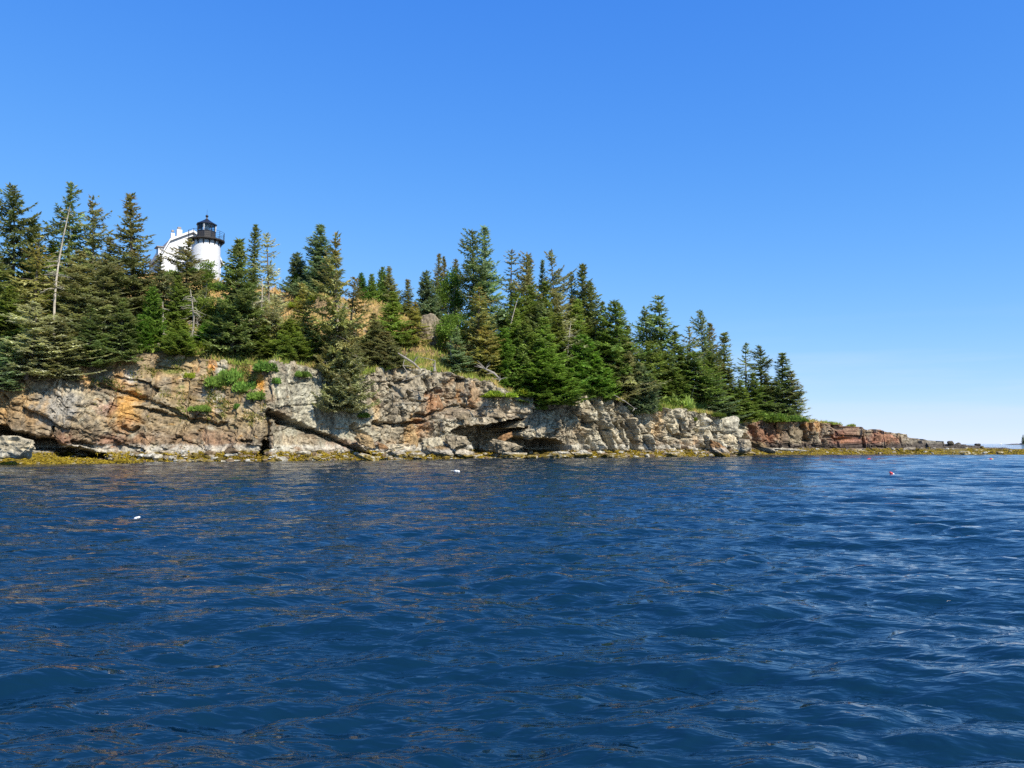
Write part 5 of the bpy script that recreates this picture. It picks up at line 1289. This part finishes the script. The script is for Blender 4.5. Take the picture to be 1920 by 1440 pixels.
# ------------------------------------------------------------------ lighthouse and keeper's house
M_WHITE = simple_mat('white_paint', (0.80, 0.80, 0.78), 0.55, 0.15, 6.0, 0.04)
M_BLACK = simple_mat('black_iron', (0.018, 0.019, 0.022), 0.4, 0.1, 8.0, 0.3)
M_DECK = simple_mat('dark_deck', (0.05, 0.045, 0.04), 0.7, 0.1, 8.0, 0.3)
M_ROOF = simple_mat('weathered_shingle', (0.34, 0.30, 0.27), 0.85, 0.4, 5.0, 0.25)
M_BRICK = simple_mat('white_brick', (0.74, 0.73, 0.70), 0.8, 0.4, 7.0, 0.07)
def glass_mat(name, tint, alpha):
    m, nt, b, out = new_mat(name)
    tr = nt.nodes.new('ShaderNodeBsdfTransparent'); tr.inputs[0].default_value = (*tint, 1)
    gl = nt.nodes.new('ShaderNodeBsdfGlossy'); gl.inputs['Roughness'].default_value = 0.03
    fr = nt.nodes.new('ShaderNodeFresnel'); fr.inputs[0].default_value = 1.5
    mx = nt.nodes.new('ShaderNodeMixShader'); nt.links.new(fr.outputs[0], mx.inputs[0]); nt.links.new(tr.outputs[0], mx.inputs[1]); nt.links.new(gl.outputs[0], mx.inputs[2])
    nt.links.new(mx.outputs[0], out.inputs[0]); nt.nodes.remove(b)
    return m
M_PANE = glass_mat('lantern_glass', (0.78, 0.86, 0.90), 0.3)
M_WIN = simple_mat('window_glass', (0.06, 0.08, 0.11), 0.08, 0.0, 3.0, 0.2)
M_LENS = simple_mat('lens_glass', (0.72, 0.76, 0.78), 0.15, 0.0, 8.0, 0.1)
def build_light():
    YT = 111.0
    k = YT / FPX
    cx, cy, _ = P(386.2, 470, YT)
    zdeck = P(386, 443.5, YT - 2.4)[2]
    zg = ground(cx, cy) - 0.5
    t = thing('lighthouse', 'white round lighthouse tower with black lantern room on the hill', 'lighthouse', (cx, cy, zg))
    D = zdeck - zg
    MB().lathe([(2.06, 0), (2.0, D * 0.4), (1.92, D - 0.9), (1.90, D - 0.12)], 48).build('tower', M_BRICK, t, smooth=True)
    dk = MB().lathe([(2.30, D - 0.11), (2.48, D - 0.08), (2.50, D + 0.06), (1.2, D + 0.07)], 48).build('gallery_deck', M_DECK, t)
    for i in range(16):
        a = 2 * math.pi * (i + 0.5) / 16
        ca, sa = math.cos(a), math.sin(a)
        def pt(r, z, w): return (r * ca - w * sa, r * sa + w * ca, z)
        prof = [(1.88, D - 0.92), (2.02, D - 0.62), (2.2, D - 0.34), (2.42, D - 0.13), (1.88, D - 0.13)]
        vs = [pt(r, z, -0.055) for r, z in prof] + [pt(r, z, 0.055) for r, z in prof]
        n = len(prof)
        fs = [tuple(range(n))[::-1], tuple(range(n, 2 * n))] + [(q, (q + 1) % n, n + (q + 1) % n, n + q) for q in range(n)]
        MB().add(vs, fs).build('bracket', M_BLACK, t)
    for i in range(12):
        a = 2 * math.pi * (i + 0.25) / 12; x, y = 2.42 * math.cos(a), 2.42 * math.sin(a)
        MB().tube([(x, y, D + 0.05), (x, y, D + 1.22)], 0.03, 6).build('railing_post', M_BLACK, t)
    for z in (0.35, 0.62, 0.9, 1.16):
        ring = [(2.42 * math.cos(2 * math.pi * j / 48), 2.42 * math.sin(2 * math.pi * j / 48), D + z) for j in range(49)]
        MB().tube(ring, 0.016 if z < 1 else 0.022, 5, cap=False).build('railing_bar', M_BLACK, t)
    # lantern: eight-sided parapet, glazing, roof
    a0 = math.atan2(-cy, -cx) + math.pi / 8 + 0.12
    ap = 1.17
    R8 = ap / math.cos(math.pi / 8)
    pz0, pz1, gz = D + 0.07, D + 1.22, D + 2.28
    par = MB().lathe([(R8, pz0), (R8, pz1), (R8 * 1.04, pz1 + 0.03), (R8 * 1.04, pz1 + 0.09), (R8 * 0.9, pz1 + 0.09)], 8, a0).build('parapet', M_BLACK, t)
    for i in range(8):
        a = a0 + math.pi / 8 + 2 * math.pi * i / 8; w = R8 * math.sin(math.pi / 8) * 2 * 0.8
        MB().box(((ap + 0.012) * math.cos(a), (ap + 0.012) * math.sin(a), (pz0 + pz1) / 2 + 0.05), (0.03, w, (pz1 - pz0) * 0.8), a).build('panel', M_DECK, par)
    for i in range(8):
        a = a0 + 2 * math.pi * i / 8
        MB().box((R8 * math.cos(a), R8 * math.sin(a), (pz1 + gz) / 2 + 0.05), (0.09, 0.09, gz - pz1 - 0.02), a).build('mullion', M_WHITE if i % 2 else M_BLACK, t)
        b1, b2 = a, a + math.pi / 4
        r = R8 * 0.985
        MB().add([(r * math.cos(b1), r * math.sin(b1), pz1 + 0.1), (r * math.cos(b2), r * math.sin(b2), pz1 + 0.1), (r * math.cos(b2), r * math.sin(b2), gz), (r * math.cos(b1), r * math.sin(b1), gz)], [(0, 1, 2, 3)]).build('pane', M_PANE, t)
    MB().lathe([(0.16, pz1 + 0.05), (0.16, pz1 + 0.3), (0.28, pz1 + 0.34), (0.34, pz1 + 0.6), (0.28, pz1 + 0.88), (0.1, pz1 + 0.95)], 16).build('lens', M_LENS, t, smooth=True)
    rf = MB().lathe([(R8 * 1.13, gz - 0.04), (R8 * 1.15, gz + 0.06), (R8 * 0.75, gz + 0.34), (R8 * 0.35, gz + 0.66), (0.14, gz + 0.88), (0.10, gz + 1.1)], 8, a0).build('roof', M_BLACK, t)
    bz = gz + 1.28
    MB().lathe([(0.02, bz - 0.2), (0.15, bz - 0.14), (0.215, bz), (0.15, bz + 0.15), (0.03, bz + 0.21)], 16).build('vent_ball', M_BLACK, rf, smooth=True)
    MB().tube([(0, 0, bz + 0.18), (0, 0, bz + 0.95)], 0.016, 5).build('lightning_rod', M_BLACK, rf)

    # keeper's house: gambrel gable turned towards the water
    YH = 114.0
    hx, hy, _ = P(360, 480, YH)
    zt = P(360, 432.5, YH)[2]; kh = YH / FPX
    hz = ground(hx, hy) - 0.6
    rz = math.atan2(0.57, 0.82)            # gable normal (0.57, -0.82)
    h = thing('keepers_house', 'white gambrel-roofed keeper house behind the lighthouse tower', 'house', (hx, hy, hz), rz=rz)
    top = zt - hz
    e = 4.12; brk = (3.0, top - 1.72); eav = (e, top - 4.0)
    Lh = 9.0
    prof = [(-eav[0], 0), (eav[0], 0), (eav[0], eav[1]), (brk[0], brk[1] - 0.05), (0, top - 0.08), (-brk[0], brk[1] - 0.05), (-eav[0], eav[1])]
    n = len(prof)
    vs = [(x, 0.0, z) for x, z in prof] + [(x, Lh, z) for x, z in prof]
    MB().add(vs, [tuple(range(n)), tuple(range(n, 2 * n))[::-1]] + [(q, n + q, n + (q + 1) % n, (q + 1) % n) for q in range(n)]).build('wall', M_WHITE, h)
    # roof slopes, with white rake boards on the gable edge
    edge = [(-eav[0] - 0.35, eav[1] - 0.45), (-eav[0] - 0.02, eav[1] + 0.06), (-brk[0] - 0.04, brk[1] + 0.06), (0, top + 0.06), (brk[0] + 0.04, brk[1] + 0.06), (eav[0] + 0.02, eav[1] + 0.06), (eav[0] + 0.35, eav[1] - 0.45)]
    m = len(edge)
    def slab(y0, y1, th, off):
        vs = []
        for y in (y0, y1):
            for x, z in edge: vs.append((x * (1 + off), y, z + off))
            for x, z in edge: vs.append((x * (1 + off), y, z + off - th))
        f = []
        for q in range(m - 1):
            f += [(q, q + 1, 2 * m + q + 1, 2 * m + q), (m + q, 3 * m + q, 3 * m + q + 1, m + q + 1), (q, m + q, m + q + 1, q + 1), (2 * m + q, 2 * m + q + 1, 3 * m + q + 1, 3 * m + q)]
        f += [(0, 2 * m, 3 * m, m), (m - 1, 2 * m - 1, 4 * m - 1, 3 * m - 1)]
        return MB().add(vs, f)
    roof = slab(-0.22, Lh + 0.25, 0.10, 0.0).build('roof', M_ROOF, h)
    slab(-0.36, -0.225, 0.34, 0.012).build('rake_board', M_WHITE, roof)
    # chimneys
    for x, y, w, hh in ((-0.95, 4.4, 0.75, 1.15), (-1.45, 6.4, 0.55, 1.0)):
        z0 = top - 1.6
        MB().box((x, y, z0 + (0.6 + hh) / 2 + 0.4), (w, w * 0.9, 1.4 + hh)).build('chimney', M_WHITE, roof)
        MB().box((x, y, z0 + 1.4 + hh * 0.5 + 0.83), (w * 0.62, w * 0.55, 0.3)).build('chimney_cap', M_ROOF, roof)
    # dormer on the seaward-left slope
    dm = MB().box((-eav[0] + 0.75, 2.6, brk[1] - 1.45), (1.7, 1.5, 1.1)).build('dormer', M_WHITE, h)
    MB().box((-eav[0] + 0.7, 2.6, brk[1] - 0.84), (2.1, 1.9, 0.12)).build('dormer_roof', M_ROOF, dm)
    MB().box((-eav[0] - 0.11, 2.6, brk[1] - 1.42), (0.05, 0.8, 0.75)).build('window', M_WIN, dm)
    for x, z, w, hh in ((-1.5, top - 3.2, 0.8, 1.3), (1.5, top - 3.2, 0.8, 1.3), (-2.0, 2.0, 0.9, 1.5), (1.4, 2.0, 0.9, 1.5)):
        fr_ = MB().box((x, -0.03, z), (w + 0.24, 0.06, hh + 0.24)).build('window', M_WHITE, h)
        MB().box((x, -0.065, z + hh * 0.25), (w, 0.02, hh * 0.46)).build('pane', M_WIN, fr_)
        MB().box((x, -0.065, z - hh * 0.25), (w, 0.02, hh * 0.46)).build('pane', M_WIN, fr_)
    for y in (1.2, 3.2):
        fr_ = MB().box((-eav[0] - 0.03, y, 1.9), (0.06, 1.1, 1.6)).build('window', M_WHITE, h)
        MB().box((-eav[0] - 0.065, y, 1.9), (0.02, 0.86, 1.36)).build('pane', M_WIN, fr_)
build_light()

# ------------------------------------------------------------------ floats, far islet, yacht
M_RED = simple_mat('buoy_red', (0.62, 0.05, 0.05), 0.45, 0.0, 8, 0.1)
M_BWHITE = simple_mat('buoy_white', (0.8, 0.8, 0.76), 0.45, 0.0, 8, 0.05)
M_YEL = simple_mat('buoy_yellow', (0.75, 0.55, 0.08), 0.45, 0.0, 8, 0.1)
def buoy(px, py, label, parts, tilt, yaw, scale=1.0, stick=True):
    d = CAM_H * FPX / (py - 832.0)
    x, y, _ = P(px, py, d)
    o = thing('lobster_buoy', label, 'buoy', (x, y, 0.06), 'lobster pot buoys on the water', yaw)
    o.rotation_euler[1] = tilt; o.scale = (scale,) * 3
    prof = [(0.03, -0.30), (0.10, -0.24), (0.125, -0.10), (0.125, 0.10), (0.10, 0.22), (0.04, 0.30)]
    cut = {'lower_body': prof[:3] + [(0.125, 0.0)], 'upper_body': [(0.125, 0.0)] + prof[3:]}
    for nm, mt in parts: MB().lathe(cut[nm], 16).build(nm, mt, o, smooth=True)
    if stick: MB().tube([(0, 0, 0.28), (0, 0, 0.62)], 0.018, 6).build('stick', M_BWHITE, o)
buoy(857, 885, 'white buoy floating in front of the middle cliff', [('lower_body', M_BWHITE), ('upper_body', M_BWHITE)], 1.45, math.pi, 0.62)
buoy(1629, 861.5, 'small red buoy floating close to the weedy ledge', [('lower_body', M_RED), ('upper_body', M_RED)], 1.35, 0.0, 0.7, False)
buoy(1673, 890, 'red and white buoy lying tilted on the water at right', [('lower_body', M_BWHITE), ('upper_body', M_RED)], -0.95, 0.0, 0.62, False)
buoy(1859, 861.5, 'red and yellow buoy near the right edge', [('lower_body', M_YEL), ('upper_body', M_RED)], -1.4, 0.0, 0.75)
buoy(257, 974, 'small off-white float on the dark water at left', [('lower_body', M_BWHITE), ('upper_body', M_BWHITE)], 1.3, 0.3, 0.24, False)

def far_islet():
    Yf = 1500.0
    x0 = P(1878, 832, Yf)[0]
    u = np.linspace(0, 1, 80)[None]; w = np.linspace(0, 1, 24)[:, None]
    X = x0 + u * 190 + 0 * w; Yc = Yf + (w - 0.3) * 90 * np.sqrt(u + 0.02)
    Z = -1 + 13 * u ** 0.75 * np.sin(np.clip(w * 1.6, 0, 1) * 1.57) * np.clip(1.6 - 1.5 * w, 0, 1) + 2.0 * fbm(X * 0.06, Yc * 0.06, seed=3) * np.clip(u * 6, 0.3, 1)
    c = np.zeros(Z.shape + (3,)) + np.array((0.26, 0.23, 0.20)); n = fbm(X * 0.1, Yc * 0.1, seed=4)
    c = c * (1 + 0.5 * n[..., None]); c[Z < 1.2] = (0.08, 0.07, 0.06)
    i = np.arange(23)[:, None] * 80; j = np.arange(79)[None]
    f = np.stack([i + j, i + j + 1, i + 80 + j + 1, i + 80 + j], -1).reshape(-1, 4)
    o = link('far_islet', mesh_np('far_islet', np.stack([X, Yc, Z], -1).reshape(-1, 3), f, cols={'rock': np.clip(c, 0.02, 0.9).reshape(-1, 3)}), M_ROCK)
    tag(o, 'low rocky islet far off on the horizon at the right edge', kind='structure')
    for k, (dx, hh, pr) in enumerate(((42, 17, 'full0'), (48, 19, 'full1'), (55, 20, 'full2'), (63, 18, 'full3'))):
        t = thing('spruce_tree', ['first', 'second', 'third', 'fourth'][k] + ' dark spruce from the left on the far islet at the right edge', 'tree', (x0 + dx, Yf + 2, 2.0), 'spruces on the far islet', k * 1.3)
        t.scale = (1.9, 1.9, hh / 12.0)
        link('trunk', PROTO[pr][1], M_BARK, t); link('crown', PROTO[pr][0], LEAF['dark'], t)
far_islet()
def yacht():
    Yf = 1500.0
    x, y, _ = P(1877, 832, Yf)
    o = thing('sailing_boat', 'tiny white sailing boat on the horizon at the right', 'boat', (x, y, 0))
    o.scale = (0.5, 0.5, 0.85)
    hull = [(-4.2, 0, 0.9), (-3.8, -1.2, 0.9), (1.5, -1.3, 0.95), (4.6, 0, 1.2), (1.5, 1.3, 0.95), (-3.8, 1.2, 0.9)]
    low = [(a * 0.85, b * 0.55, -0.3) for a, b, c in hull]
    n = 6
    MB().add(hull + low, [tuple(range(n)), tuple(range(n, 2 * n))[::-1]] + [(q, n + q, n + (q + 1) % n, (q + 1) % n) for q in range(n)]).build('hull', M_BWHITE, o)
    MB().tube([(0.4, 0, 0.9), (0.4, 0, 9.4)], 0.08, 6).build('mast', M_BWHITE, o)
    MB().add([(0.3, 0.06, 1.6), (-3.6, 0.5, 1.7), (0.3, 0.06, 9.2), (-1.4, 0.45, 5.0)], [(0, 1, 3), (0, 3, 2)]).build('mainsail', M_BWHITE, o)
    MB().add([(0.6, -0.02, 1.5), (4.3, 0, 1.4), (0.5, 0, 8.2), (2.0, 0.4, 3.4)], [(0, 1, 3), (1, 2, 3), (2, 0, 3)]).build('jib', M_BWHITE, o)
yacht()
